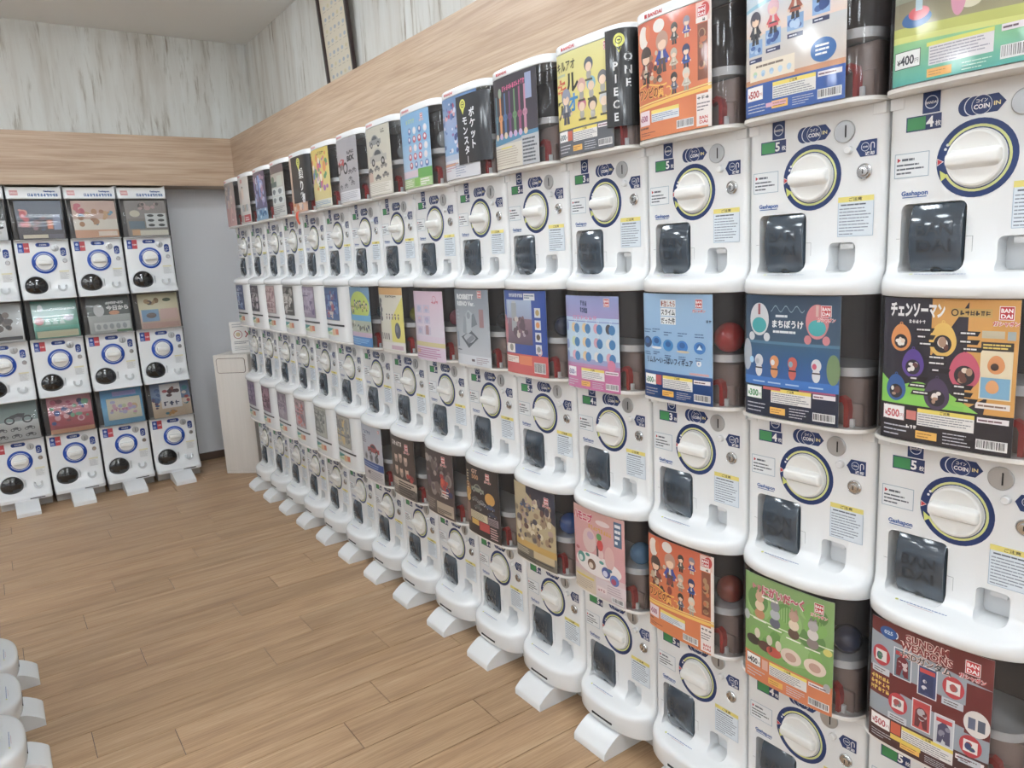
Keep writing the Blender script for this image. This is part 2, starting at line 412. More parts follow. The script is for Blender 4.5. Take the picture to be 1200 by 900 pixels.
def body_mesh(bottom):
    lv = []
    prof = [(-.262 if bottom else -.225, .066, 2.6), (-.256 if bottom else -.221, .070, 2.6), (-.212, .072, 2.6), (-.206, .0715, 2.6), (-.201, .069, 2.6), (-.197, .064, 2.7),
            (-.1935, .054, 3.0), (-.190, .040, 3.6), (-.186, .025, 5), (-.181, .013, 8), (-.174, .005, 14), (-.165, 0.0005, 24), (-.10, 0, 24), (0, 0, 24), (.10, 0, 24), (.118, 0, 24)]
    for v, D, n in prof:
        flare = .0 if v > -.17 else .0005
        lv.append((v+V0, contour(HW+flare-.0005, D, n)))
    me = loft(lv, 'body')
    c1 = prism_mesh(rrect(-.120, -.010, V0-.1855, V0-.066, .012), -.2, .042)
    c2 = prism_mesh(rrect(.040, .095, V0-.1845, V0-.128, .010), -.2, .034)
    return boolean(me, [c1, c2], 'body')
P = {}
def build_parts():
    P['body'] = (body_mesh(False), 'white'); P['body_bottom'] = (body_mesh(True), 'white')
    c = contour(HW, **GC); ci = contour(HW-.004, .052, 8, .015, bow=.008)
    P['globe_base'] = (loft([(V0+.1185, ci), (V0+.120, c), (V0+.127, c), (V0+.1285, ci)], 'globe_base'), 'warmwhite')
    # clear container: a wall with thickness left thin, open top and bottom
    g = contour(HW-.001, .0535, 8, .015, depth=.10, N=48, bow=.008)
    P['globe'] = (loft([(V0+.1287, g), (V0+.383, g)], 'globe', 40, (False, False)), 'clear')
    lo = contour(HW, .057, 8, .015, bow=.008); l1 = contour(HW-.002, .055, 8, .015, bow=.008); l2 = contour(HW-.012, .043, 8, .015, bow=.008)
    P['lid'] = (loft([(V0+.383, l1), (V0+.3845, lo), (V0+.402, lo), (V0+.406, l1), (V0+.409, l2)], 'lid'), 'white')
    # dark liner: back and sides
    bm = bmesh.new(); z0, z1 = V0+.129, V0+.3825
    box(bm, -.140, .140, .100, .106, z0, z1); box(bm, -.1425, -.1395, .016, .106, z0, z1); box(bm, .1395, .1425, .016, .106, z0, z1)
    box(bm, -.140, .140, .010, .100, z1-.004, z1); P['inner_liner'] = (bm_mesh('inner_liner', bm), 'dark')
    bm = bmesh.new()                                       # sloping hopper floor
    f = contour(.138, .044, 8, .02, depth=.098, N=24, bow=.008)
    zt = lambda y: V0+.246-.10*max(0, y+.03)*.3
    a = [bm.verts.new((x, y, zt(y))) for x, y in f]; b = [bm.verts.new((x, y, zt(y)-.017)) for x, y in f]; n = len(f)
    for i in range(n): bm.faces.new((a[i], a[(i+1) % n], b[(i+1) % n], b[i]))
    bm.faces.new(a); bm.faces.new(b); P['hopper_floor'] = (bm_mesh('hopper_floor', bm, 40), 'white')
    bm = bmesh.new(); box(bm, -.136, .137, -.012, .06, V0+.1287, V0+.224, bev=.004)
    box(bm, .02, .132, -.020, -.010, V0+.1287, V0+.175, bev=.004); P['mechanism'] = (bm_mesh('mechanism', bm, 35), 'brown')
    bm = bmesh.new(); pts = [(.098, .1289), (.106, .1289), (.108, .165), (.104, .183), (.092, .190), (.078, .183), (.076, .172), (.086, .176), (.094, .178), (.098, .170)]
    prism(bm, [(x+.004, V0+z) for x, z in pts], -.036, -.0205); P['lever'] = (bm_mesh('lever', bm), 'red')
    P['post'] = (box_mesh('post', .112, .120, -.032, -.024, V0+.1287, V0+.146, bev=.001), 'white')
    # dial
    bm = bmesh.new(); disc(bm, 0, V0, [(.0455, 0), (.0455, -.006), (.0445, -.0085), (.041, -.010), (.036, -.0085)], 40)
    P['dial'] = (bm_mesh('dial', bm, 30), 'knob')
    bm = bmesh.new(); rows = []
    for y, hx, hz in ((-.007, .0425, .0165), (-.012, .0425, .0135), (-.017, .0420, .0115), (-.0205, .0405, .0095), (-.022, .038, .007)):
        rows.append([bm.verts.new((x, y, z+V0)) for x, z in rrect(-hx, hx, -hz, hz, hz*.6, 4)])
    for a, b in zip(rows, rows[1:]):
        for i in range(len(a)): bm.faces.new((a[i], a[(i+1) % len(a)], b[(i+1) % len(a)], b[i]))
    bm.faces.new(rows[-1]); bm.faces.new(rows[0]); P['grip'] = (bm_mesh('grip', bm, 45), 'knob')
    # smoked flap over the capsule outlet, bulging outwards
    bm = bmesh.new(); vs = []
    N = 14; u0, u1, va, vb = -.100, -.013, -.184, -.068
    def bulge(v): t = (v-(va+vb)/2)/((vb-va)/2); return -.014+.024*math.sqrt(max(0, 1-.85*t*t))
    for i in range(N+1):
        v = va+(vb-va)*i/N
        vs.append([bm.verts.new((u, y, V0+v)) for u, y in ((u0, .012), (u0, -bulge(v)), (u0+.003, -bulge(v)-.0012), (u1-.003, -bulge(v)-.0012), (u1, -bulge(v)), (u1, .012))])
    for a, b in zip(vs, vs[1:]):
        for i in range(5): bm.faces.new((a[i], a[i+1], b[i+1], b[i]))
    bm.faces.new(vs[0]); bm.faces.new(vs[-1]); P['capsule_flap'] = (bm_mesh('capsule_flap', bm, 35), 'door')
    pr = Print(lambda x, y, L: (u0+x*.001, -bulge(va+y*.001)-.0022, V0+va+y*.001), 4)
    pr.text('BAN', 43, 62, 30, '27303a', 0, .02, 62, 'c'); pr.text('DAI', 43, 34, 30, '27303a', 0, .02, 58, 'c')
    p2 = Print(pr.map, 4); p2.ell(43, 1.5, 9, 6, '0c0d10', .4); P['finger_notch'] = (p2.mesh('finger_notch', 'sticker'), None)
    P['flap_lettering'] = (pr.mesh('flap_lettering', 'sticker'), None)
    bm = bmesh.new(); disc(bm, .068, V0+.077, [(.0205, 0), (.0205, -.003), (.019, -.004)], 28); P['coin_slot'] = (bm_mesh('coin_slot', bm, 30), 'coin')
    P['slit'] = (box_mesh('slit', .0705, .0730, -.0046, -.003, V0+.066, V0+.088), 'slit')
    bm = bmesh.new(); disc(bm, .079, V0+.042, [(.0075, 0), (.0075, -.009), (.006, -.011)], 18); P['return_button'] = (bm_mesh('return_button', bm, 30), 'white')
    bm = bmesh.new(); disc(bm, .109, V0, [(.0145, 0), (.0145, -.003), (.0125, -.005), (.0115, -.004), (.009, -.004), (.0085, -.007), (.006, -.0075)], 24); P['key_lock'] = (bm_mesh('key_lock', bm, 25), 'chrome')
    P['key_hole'] = (box_mesh('key_hole', .1082, .1098, -.0079, -.007, V0-.004, V0+.004), 'slit')
    bm = bmesh.new(); box(bm, .042, .093, .0325, .0335, V0-.183, V0-.130); box(bm, .060, .088, .006, .032, V0-.141, V0-.1295, bev=.002)
    P['coin_return'] = (bm_mesh('coin_return', bm, 30), 'lightgrey')
    for sx in (-1, 1):
        bm = bmesh.new(); box(bm, *sorted((sx*.1215, sx*.1465)), -.0012, .03, V0+.098, V0+.1178, bev=.0008, seg=1)
        P['hinge_cover%d' % sx] = (bm_mesh('hinge_cover', bm), 'white')
    bm = bmesh.new(); t = .0007
    for a in ((-.1475+.02, -.1205, V0-.1265, V0-.1265+t), (-.0095, .001, V0-.1265, V0-.1265+t), (.001, .001+t, V0-.168, V0-.1265+t)):
        box(bm, a[0], a[1], -.0004, .0004, a[2], a[3])
    P['seam'] = (bm_mesh('seam', bm), 'seam')
    bm = bmesh.new(); box(bm, -.042, .042, -.0712, -.060, V0-.246, V0-.240); P['vent_slot'] = (bm_mesh('vent_slot', bm), 'slit')
    # ---- stickers
    rnd = random.Random(9); fm = flatmap(0, V0)
    BL, YG = '06316f', 'd9e06a'
    pr = Print(flatmap(0, V0, .0004), 100)
    pr.ring(0, 0, 44, 63, BL, 0); pr.ring(0, 0, 49.3, 53.6, 'dfe38a', 1, -155, 150); pr.ring(0, 0, 44, 47.4, 'e9eaea', 1)
    pr.poly([(-62, 6.5), (-51, 0), (-62, -6.5)], 'f3dede', 1); pr.poly([(-61, 4.6), (-53, 0), (-61, -4.6)], 'd8283a', 2)
    for a in (158, 150): pr.ell(53*math.cos(math.radians(a)), 53*math.sin(math.radians(a)), 2.4, 2.4, 'ffffff', 1)
    a = math.radians(208); pr.poly([(-57, -14), (-43, -24), (-54, -32)], YG, 1.5)
    P['dial_sticker'] = (pr.mesh('dial_sticker', 'sticker'), None)
    pr = Print(fm); pr.rect(-90, 84, -61, 119, BL, 0); pr.ring(-75.5, 101.5, 9.5, 11, 'dfe6f5', 1, n=28); pr.text('BANDAI', -75.5, 99, 6, 'ffffff', 1, .02, 18, 'c')
    P['brand_sticker'] = (pr.mesh('brand_sticker', 'sticker'), None)
    for n in '2345':
        pr = Print(fm); pr.rect(-117, 57, -58, 82, '20346b', 0); pr.rect(-115, 59, -84, 80, '2f9350', 1); pr.text(n, -83, 61.5, 24, 'ffffff', 1, .03); pr.text('枚', -68, 62, 10, 'ffffff', 1, .01)
        P['price'+n] = (pr.mesh('price_sticker', 'sticker'), None)
    pr = Print(fm); pr.ell(-18, 83, 14, 15, BL, 0); pr.ell(-8, 83, 15, 15.5, 'eef2fa', .5); pr.ell(-7, 83, 14.3, 14.8, BL, 1)
    pr.poly([(2, 97), (28, 97), (40, 83), (28, 69), (2, 69)], BL, .2); pr.ell(4, 83, 15.5, 15.5, 'eef2fa', 1.5); pr.ell(4, 83, 14.7, 14.7, BL, 2)
    pr.text('コイン', 4, 87, 7, 'ffffff', 3, .02, 17, 'c'); pr.text('COIN', 4, 77, 10, 'ffffff', 3, .03, 24, 'c'); pr.text('IN', 22, 79, 9, 'f2e6a0', 3, .03, 10)
    P['coin_sticker'] = (pr.mesh('coin_sticker', 'sticker'), None)
    pr = Print(fm); pr.poly([(91, 42), (100, 56), (131, 56), (131, 27), (100, 27)], BL, 0); pr.ring(109, 44, 7, 8, 'e8eef8', 1, n=24); pr.text('COIN', 109, 42.4, 4.5, 'ffffff', 1, .02, 10, 'c')
    pr.ring(123, 47, 2.5, 4, 'ffffff', 1, 0, 180, 20); pr.rect(119, 36, 120.6, 47, 'ffffff', 1); pr.rect(125.4, 40, 127, 47, 'ffffff', 1); pr.text('返却', 109, 29, 7, 'ffffff', 1, .02, 18)
    P['return_sticker'] = (pr.mesh('return_sticker', 'sticker'), None)
    pr = Print(fm); pr.rect(-135, -20, -75, 22, '9db4c6', 0); pr.rect(-133.8, -18.8, -76.2, 20.8, 'edf2f5', 1); pr.poly([(-130, 15), (-124, 11), (-130, 7)], 'c62a3c', 2)
    pr.dashes(-122, 7, -90, 15, 1, '59606c', rnd, 2, .5); pr.dashes(-131, -15, -79, 6, 3, '59606c', rnd, 2, .4)
    P['instruction_sticker'] = (pr.mesh('instruction_sticker', 'sticker'), None)
    pr = Print(fm); pr.text('Gashapon', -121, -51, 11, '1f5aa6', 0, .03, 46); pr.strip(-119, -77, lambda x: -55, lambda x: -53.6, '1f5aa6', 0)
    P['maker_logo'] = (pr.mesh('maker_logo', 'sticker'), None)
    pr = Print(fm); pr.rect(58, -117, 129, -43, '8fb0cc', 0); pr.rect(58.8, -116.2, 128.2, -53, 'e2edf6', 1); pr.rect(58, -53, 129, -43, 'efe06a', 1); pr.text('ご注意', 93, -51, 7, '4b4a2c', 2, .02, 26, 'c')
    pr.dashes(64, -61, 116, -55, 1, '5a6472', rnd, 2, .45); pr.dashes(61, -115, 126, -62, 9, '8b95a4', rnd, 2, .34)
    P['notice_sticker'] = (pr.mesh('notice_sticker', 'sticker'), None)
    # small notice printed on the tray (lies on the sloping tray top)
    prof = [(-.186, .025, 5), (-.190, .040, 3.6), (-.1935, .054, 3.0), (-.197, .064, 2.7)]
    def tray(x, y, L):                                      # y = mm outwards from the panel
        D = y*.001
        for (v0, d0, n0), (v1, d1, n1) in zip(prof, prof[1:]):
            if d0 <= D <= d1:
                k = (D-d0)/(d1-d0); return (x*.001, -D, V0+v0+(v1-v0)*k+.0008+L*.0001)
        return (x*.001, -D, V0-.18)
    pr = Print(tray, 3); pr.ell(-82, 33, 3, 2.4, 'd3d65a', 0)
    x = -76
    while x < 8:
        wd = rnd.uniform(3, 7); pr.rect(x, 32, min(x+wd, 8), 34, '6f86b8', 0); x += wd+1.2
    pr.rect(-60, 37, -14, 37.8, 'c98a94', 0); P['tray_notice'] = (pr.mesh('tray_notice', 'sticker'), None)
    # maker's name on the lid front
    def lidmap(x, y, L): u = x*.001; return (u, -(wg(u)+.0028+L*.0001), V0+.3845+y*.001)
    pr = Print(lidmap, 4); pr.rect(-92, 5, -84, 13, 'd6313c', 0); pr.text('BANDAI', -80, 5, 11, 'd6313c', 0, .03, 44); P['lid_lettering'] = (pr.mesh('lid_lettering', 'sticker'), None)
    # opaque white front used on the flat-pack machines
    def cov(hw, D): return contour(hw, D, 8, .015, depth=.10, N=48, bow=.008)
    c0, c1 = cov(HW-.001, .0535), cov(HW-.004, .0505)
    P['white_cover'] = (loft([(V0+.1287, c1), (V0+.131, c0), (V0+.383, c0)], 'white_cover', 40), 'white')
build_parts()

# arc-length table of the container front, so posters wrap round it without stretching
_A = [(-.146, 0.)]
while _A[-1][0] < .146:
    u, s = _A[-1]; u2 = u+.0005; _A.append((u2, s+math.hypot(.0005, wg(u2)-wg(u))))
def arc(u0, s):
    i = min(range(0, len(_A)), key=lambda k: abs(_A[k][0]-u0)) if u0 not in arc.c else arc.c[u0]
    arc.c[u0] = i; t = _A[i][1]+s; lo, hi = 0, len(_A)-1
    while hi-lo > 1:
        md = (lo+hi)//2
        if _A[md][1] < t: lo = md
        else: hi = md
    (ua, sa), (ub, sb) = _A[lo], _A[hi]; return ua+(ub-ua)*(t-sa)/max(1e-9, sb-sa)
arc.c = {}
PW, PH = 226., 254.
def postermap(u0=-.119, z0=.128, off=.0026, kx=.965):
    def f(x, y, L):
        u = arc(u0, x*.001*kx); return (u, -(wg(u)+off+L*.0002), V0+z0+y*.001)
    return f
def new_poster(u0=-.119, z0=.128, off=.0026): return Print(postermap(u0, z0, off), 9)

# ------------------------------------------------------------------ posters (generic stand-ins for the pictured toys, with the printed words)
def foot(p, rnd, bg, price='500', pc='c8333a', h=62, box='f4f0f0', extra=True, logo=False):
    p.rect(0, 0, PW, h, bg, 1)
    p.rect(6, h-30, 48, h-4, box, 2); p.rect(7, h-29, 47, h-5, 'ffffff' if box != 'ffffff' else 'f4f4f4', 2.4)
    p.text('¥', 9, h-24, 11, pc, 3.4, .02); p.text(price, 15, h-25, 19, pc, 3.4, .03, 24); p.text('円', 40, h-24, 8, pc, 3.4)
    p.rect(72, h-34, 168, h-11, 'ece9e6', 2); p.rect(72, h-11, 168, h-4, 'efd94e', 2); p.text('ご注意', 120, h-10, 6, '4c451f', 3, .02, None, 'c')
    p.dashes(74, h-33, 166, h-12, 5, '8b8d94', rnd, 3, .4)
    p.rect(70, 8, 108, 22, 'f0b43c', 2); p.dashes(73, 10, 105, 20, 2, 'a8741c', rnd, 3, .35)
    p.dashes(118, 5, 165, h-38, 4, 'c9ccd6', rnd, 2.5, .3)
    p.rect(172, h-14, 220, h-5, 'f2ecef', 2); p.dashes(174, h-13, 218, h-6, 1, '7a5560', rnd, 3, .4)
    p.barcode(172, 7, 220, 24, rnd, 2); p.dashes(8, 6, 60, h-36, 3, 'c4c8d2', rnd, 2.5, .3)
def sheet(p, a, b=None): p.rect(0, 0, PW, PH, a, 0, b or a); p.rect(0, 0, PW, PH, 'f0f0f0', -3)
def tiles(p, x0, y0, x1, y1, nx, ny, bg, cols, rnd, g=4, L=2):
    w, h = (x1-x0)/nx, (y1-y0)/ny
    for i in range(nx):
        for j in range(ny):
            a, b = x0+i*w+g/2, y0+j*h+g/2
            if bg: p.rect(a, b, a+w-g, b+h-g, bg if isinstance(bg, str) else rnd.choice(bg), L)
            c = rnd.choice(cols); p.ell(a+(w-g)/2, b+(h-g)*.55, (w-g)*.3, (h-g)*.3, c, L+.5); p.ell(a+(w-g)/2, b+(h-g)*.35, (w-g)*.22, (h-g)*.2, rnd.choice(cols), L+.9)
def pA1(p, r):
    sheet(p, '6f6a4a', '8d9a86'); p.rect(0, 78, PW, 130, '9a9468', .5, '74694e'); p.rect(0, 150, PW, PH, 'b9c7c9', .5, '9db4c2')
    p.blobs(20, 150, 210, 235, ['5a86b4', 'd7c9b0', '8b6f62', 'c9859a', 'e8e4da'], 10, 8, 18, r)
    p.ell(42, 100, 26, 13, '1f5f9c', 2); p.ell(46, 108, 18, 10, 'd04a52', 2.4); p.rect(40, 112, 52, 134, 'a9c4cf', 2.6); p.ring(46, 146, 8, 13, 'b9dbe6', 3)
    p.ell(110, 118, 12, 30, 'd08aa2', 2.2); p.poly([(138, 108), (146, 108), (152, 128), (158, 108), (166, 108), (160, 146), (144, 146)], '39436b', 2.5); p.ell(130, 104, 16, 9, 'd8d2b4', 2)
    p.band(0, 226, 76, 92, 62, 80, 'b7bb4c', 1.2); p.band(0, 226, 68, 78, 56, 64, 'cfd46a', 1.5)
    p.rect(0, 0, PW, 70, '3fa89c', 1, '86c07a'); p.rect(62, 52, 166, 58, 'd9d84a', 2.4)
    foot2(p, r, '400', '3d3f4a')
def foot2(p, r, price, pc):
    p.rect(4, 26, 52, 54, '3d4a46', 2); p.rect(5.2, 27.2, 50.8, 52.8, 'f1f4f2', 2.4); p.text('¥', 9, 33, 12, pc, 3.2, .02); p.text(price, 16, 32, 20, pc, 3.2, .03, 25); p.text('円', 42, 33, 8, pc, 3.2)
    p.rect(66, 22, 166, 52, 'e4dfe2', 2); p.dashes(68, 23, 164, 51, 6, '9a9aa6', r, 3, .4); p.rect(64, 4, 104, 17, 'efb04a', 2); p.dashes(67, 6, 101, 15, 2, 'b98430', r, 3, .3)
    p.dashes(120, 3, 168, 18, 3, 'd3ecdf', r, 2.5, .3); p.barcode(176, 8, 222, 28, r, 2); p.rect(176, 48, 222, 58, 'efe6ec', 2); p.dashes(178, 50, 220, 56, 1, '6b5560', r, 3, .5)
def pB1(p, r):
    sheet(p, 'e3c3a4', 'bcd8ea'); p.rect(0, 150, PW, 205, 'ecd2c4', .5, 'd6dfe6'); p.band(0, 226, 196, 203, 232, 240, '8fc4dc', .8)
    for x, y, c, k in ((28, 134, '4a4556', '30343f'), (72, 146, 'e4b7c4', 'd4525a'), (122, 160, 'b83a42', 'a4513a'), (176, 174, 'b9bec8', '243152')):
        p.rect(x-18, y-20, x+18, y+8, '87aede', 1.6); p.blobs(x-17, y-19, x+17, y+7, ['3a64a8', '24488c', 'b4d0ee'], 6, 4, 8, r, 1.9)
        p.figure(x, y, 62, c, k, '2a2c36', 3); p.rect(x-17, y-33, x+17, y-25, '2c3560', 2); p.dashes(x-13, y-31.5, x+13, y-26.5, 1, 'dfe3ee', r, 3, .5)
    p.ell(182, 92, 26, 21, '2368ae', 2); p.dashes(166, 82, 198, 104, 3, 'ffffff', r, 3, .5)
    p.rect(14, 66, 122, 100, 'f0e4cf', 1.5); p.dashes(30, 88, 116, 97, 1, '7a6a5c', r, 2, .45); tiles(p, 18, 68, 120, 88, 5, 1, None, ['9fc0de', 'b9d4e8', 'bcdcb4'], r, 3, 2)
    p.rect(0, 56, PW, 70, 'c98a5e', .6); foot(p, r, '2456a6', '500', 'b8333a', 60); p.rect(56, 12, 104, 20, 'e0a9c0', 2.6)
def pOrange(p, r):
    sheet(p, 'dc7a3a', 'd5603a'); p.ell(24, 222, 17, 24, 'f0e6dc', 1); p.ell(76, 236, 18, 14, 'f1ece6', 1.2); p.ell(40, 228, 8, 18, 'd8703a', 1.6)
    for x, y, h, a, b, c in ((32, 116, 86, '4a3a34', '7c2f2c', '2a2420'), (86, 136, 88, 'b98f7a', '3c4ea4', '5a4640'), (124, 186, 46, '40403e', '5a5652', '2e2c2c'), (160, 192, 44, '8d8a9a', '4a55a8', 'd8c4a0'),
                           (122, 134, 46, 'b9b2a0', 'c8bca4', '8a7a68'), (158, 130, 50, '2f3d6a', '2f55a4', '3a3a44'), (122, 84, 46, '3c3634', '6b6f86', '3f3a3c'), (158, 84, 48, 'd9d4c4', 'c9c4b4', 'a49c8c')):
        p.figure(x, y, h, a, b, c, 2)
    p.blobs(10, 110, 100, 190, ['8b3a30', '4b3e38', 'c9b49a', '9d6a4c'], 16, 4, 10, r, 2.2)
    p.text('ワンピの実', 6, 90, 26, '7c2c18', 3.6, .03, 84, rise=-.03, outline='f3b23c'); p.ring(104, 92, 9, 12, 'f0b440', 3, -150, 120); p.strip(4, 100, lambda x: 112+5*math.sin(x/18), lambda x: 116+5*math.sin(x/18), 'f0b440', 3)
    p.rect(190, 98, 216, 210, '8a4a30', 1.5); p.blobs(192, 100, 214, 206, ['c46a3c', 'b0855c', '6d3a2a'], 12, 4, 9, r, 2); p.rect(217, 0, PW, PH, 'eee2da', 1)
    p.band(0, 226, 64, 71, 76, 84, 'f2c04a', 2); p.band(0, 226, 73, 76, 86, 89, 'f2d070', 2)
    p.rect(186, 214, 222, 252, 'e9c4bc', 1.4); p.ell(210, 236, 11, 14, 'cf3a34', 2); p.logo(190, 222, 1, False); p.rect(186, 212, 216, 222, 'f2ece6', 2); p.title(1, 203, 213, 9, '36302e', 3)
    p.rect(4, 30, 42, 62, 'f1dde6', 2); p.text('¥', 7, 40, 11, 'a33a6a', 3, .02); p.text('500', 13, 39, 19, 'a33a6a', 3, .03, 22); p.dashes(4, 20, 42, 28, 1, '7d4a3a', r, 2, .5)
    p.rect(48, 34, 136, 52, 'e6e9ee', 2); p.rect(48, 52, 136, 60, 'f2da62', 2); p.dashes(50, 35, 134, 51, 4, '7c92b4', r, 3, .4); p.barcode(128, 8, 178, 26, r, 2); p.dashes(8, 6, 60, 16, 2, '8b4a34', r, 2, .4)
    p.rect(186, 4, 224, 70, 'f2e8e4', 2); p.title(3, 188, 58, 9, '2c2a30', 3, .03, 32); p.dashes(188, 34, 222, 54, 3, '8a7f86', r, 3, .4); p.text('BAN', 194, 18, 9, 'cf3a34', 3, .03, 22); p.text('DAI', 194, 9, 9, 'cf3a34', 3, .03, 22)
def pD1(p, r):
    sheet(p, 'e9cf3a', 'dfd98a'); p.text('キルアオ', 6, 212, 28, '4a4a3a', 3, .02, 82); p.text('キ', 4, 150, 52, 'd8542c', 3, .03); p.text('ル', 46, 158, 56, '2c2a26', 3.2, .03)
    p.text('ア', 4, 96, 56, '2f2e2a', 3, .03); p.text('オ', 52, 110, 50, '2b86c4', 3.1, .03); p.figure(46, 78, 90, '8a90a4', '6b7284', '4c4c58', 3.4); p.dashes(6, 196, 88, 206, 1, 'b9c4a0', r, 2, .6)
    for x, y, c in ((142, 182, '5a6070'), (112, 138, 'd9a7a0'), (150, 136, '7fb4c4'), (192, 142, '6a6a70'), (112, 92, 'c96a86'), (154, 88, '4c4a4c'), (196, 92, 'c9c9cc')):
        p.ell(x, y+26, 17, 17, c, 2); p.ell(x, y+20, 12, 11, 'eed0b4', 2.4); p.ell(x, y+2, 9, 12, 'a9a49a', 2.2); p.rect(x-14, y-13, x+14, y-8, '55503a', 2.6)
    p.logo(198, 228, .9, False); foot(p, r, '5c6068', '300', '4c6a74', 66); p.rect(48, 36, 68, 60, 'd4604a', 2.2)
def pE1(p, r):
    sheet(p, 'cfcfd0', '3a3440'); p.rect(0, 86, PW, PH, '3b3542', .5, '2c2834'); p.title(11, 60, 214, 18, 'd4568a', 3, .03, 116, rise=.05); p.rect(176, 176, 204, 244, '8f9cc0', 2); p.ell(46, 212, 9, 14, '8aa08a', 2)
    for i, c in enumerate(('49788c', 'd18a4a', '3f6a9a', '6a3f74', '5c8a5a', '9a4a72', 'b97a94')):
        x = 22+i*25; p.rect(x-4, 130, x+4, 205+i*2, c, 2); p.ring(x, 142, 6, 11, c, 2.5); p.rect(x-6, 100, x+6, 132, c, 2.2); p.ell(x, 92, 9, 9, r.choice(['d9c4a0', 'e08a86', 'c9a9d0']), 2.7)
    p.band(0, 226, 66, 90, 82, 92, '4a8ab0', 1); p.rect(0, 0, 150, 68, 'd6cfc0', 1.2); p.dashes(6, 8, 144, 62, 8, 'b0a594', r, 2, .35); p.rect(40, 56, 100, 60, 'dcd25a', 2.2); p.rect(150, 0, PW, 80, 'b9bcc0', 1.2); p.dashes(154, 6, 222, 74, 7, '5a5e66', r, 2, .5)
def pF1(p, r):
    sheet(p, 'c9d4e4', '5d86b8'); p.rect(0, 78, PW, 190, '7fb0dc', .6, '98a8d0'); p.blobs(4, 80, 130, 240, ['5577b4', 'b4486a', 'd9dcea', '8f6aa4', '3c4f8c', 'e0a4a8'], 44, 4, 10, r); p.rect(0, 0, PW, 60, 'd9dbe2', 1)
    p.dashes(6, 26, 100, 54, 4, 'c08aa0', r, 2, .4); p.dashes(80, 6, 150, 50, 6, '9aa8c0', r, 2, .4); p.rect(0, 44, 100, 50, 'd9a86a', 1.4)
def pG1(p, r):
    sheet(p, '7fb8dc', '7fb4e0'); p.rect(0, 60, PW, 150, 'a8c8e4', .5, '88bce4'); p.title(4, 60, 218, 18, 'b4cf8a', 3, .03, 70); p.logo(170, 224, .8, True)
    for i in range(4):
        for j in range(5): p.ell(84+i*38-(j % 2)*4, 76+j*29, 12, 12, r.choice(['c9546a', '5a78b8', 'd9a0a0', '7a8ac8', 'e0dfe4']), 2); p.ell(84+i*38-(j % 2)*4, 78+j*29, 6, 6, 'f0e2e4', 2.4)
    p.rect(0, 36, 130, 60, 'd8c4d4', 1.5); p.rect(130, 30, PW, 62, '5fa84a', 1.5); p.rect(0, 0, PW, 34, 'a8c88a', 1.2); p.rect(100, 4, 140, 32, '7fbf4a', 2); p.dashes(10, 4, 96, 30, 4, 'e6ead2', r, 2, .4); p.dashes(146, 4, 220, 28, 3, 'ece9e6', r, 2, .5)
def car(p, cx, cy, w, c, L=2):
    h = w*.3; p.strip(cx-w/2, cx+w/2, lambda x: cy-h*.35, lambda x: cy+h*.2+h*.55*max(0, 1-abs((x-cx)/(w*.33))**2.2), c, L, 12)
    p.strip(cx-w*.2, cx+w*.2, lambda x: cy+h*.22, lambda x: cy+h*.2+h*.42*max(0, 1-abs((x-cx)/(w*.25))**2.2), '4a5058', L+.4, 8)
    for s in (-1, 1): p.ell(cx+s*w*.29, cy-h*.35, w*.1, w*.1, '2b2b2e', L+.6, 10); p.ell(cx+s*w*.29, cy-h*.35, w*.05, w*.05, 'b9b9ba', L+.9, 8)
def pH1(p, r):
    sheet(p, 'd8d2c2', 'c4c1b2'); p.text('L.C.', 160, 226, 18, '3a3a3a', 3, .04); car(p, 100, 200, 110, '8d9090'); car(p, 118, 140, 150, 'b4b2ac', 2.4)
    for x, y in ((40, 96), (104, 100), (166, 108), (110, 66), (176, 72)): car(p, x, y, 54, r.choice(['6a6c6e', '8d8a84', '5c5e60']), 2.2)
    p.rect(14, 54, 62, 92, 'd4b4a4', 1.4); p.rect(6, 6, 216, 46, 'e6e2d8', 1.5); p.dashes(14, 10, 208, 44, 6, 'b4b09c', r, 2, .35)
def bike(p, cx, cy, w, c, L=2):
    for s in (-1, 1): p.ring(cx+s*w*.33, cy-w*.12, w*.13, w*.2, '2e2e31', L, n=24)
    p.poly([(cx-w*.35, cy), (cx-w*.05, cy-w*.12), (cx+w*.2, cy), (cx+w*.26, cy+w*.18), (cx, cy+w*.22), (cx-w*.3, cy+w*.12)], c, L+.4); p.ell(cx-.02*w, cy-.06*w, w*.14, w*.1, '77777a', L+.7)
def pI1(p, r):
    sheet(p, 'b4b2b8', 'a8a6ac'); bike(p, 66, 150, 120, 'c23a40'); p.title(5, 130, 186, 18, '3a3a40', 3, .03, 70, rise=.06); p.text('BIX', 130, 160, 28, '2c2c30', 3, .05, 70, rise=.06)
    for x, y in ((150, 120), (190, 124), (150, 92), (40, 66), (100, 68), (170, 74)): bike(p, x, y, 36, '6f6f74', 2.2)
    p.rect(0, 0, PW, 44, 'e4e4e8', 1.4); p.dashes(8, 6, 210, 40, 6, 'a4a6b0', r, 2, .35)
def pJ1(p, r):
    sheet(p, 'ded08a', 'd9c24a'); p.blobs(10, 50, 216, 236, ['5a9a6a', 'e08a4a', 'a86ac0', '4a7ab8', 'e8c84a', 'f0e8d4', 'd8607a'], 46, 6, 18, r); p.title(4, 90, 226, 18, '6a5a2a', 3, .03, 90); p.rect(0, 0, PW, 34, 'e0dfd0', 1.5); p.dashes(6, 4, 214, 30, 4, '7aa0c8', r, 2, .4)
def pK1(p, r):
    sheet(p, 'd8a88a', 'c9b4a4'); p.blobs(20, 4, 200, 70, ['e08a4a', 'c8604a', 'e8d4c0', 'b9b0b0'], 14, 6, 18, r)
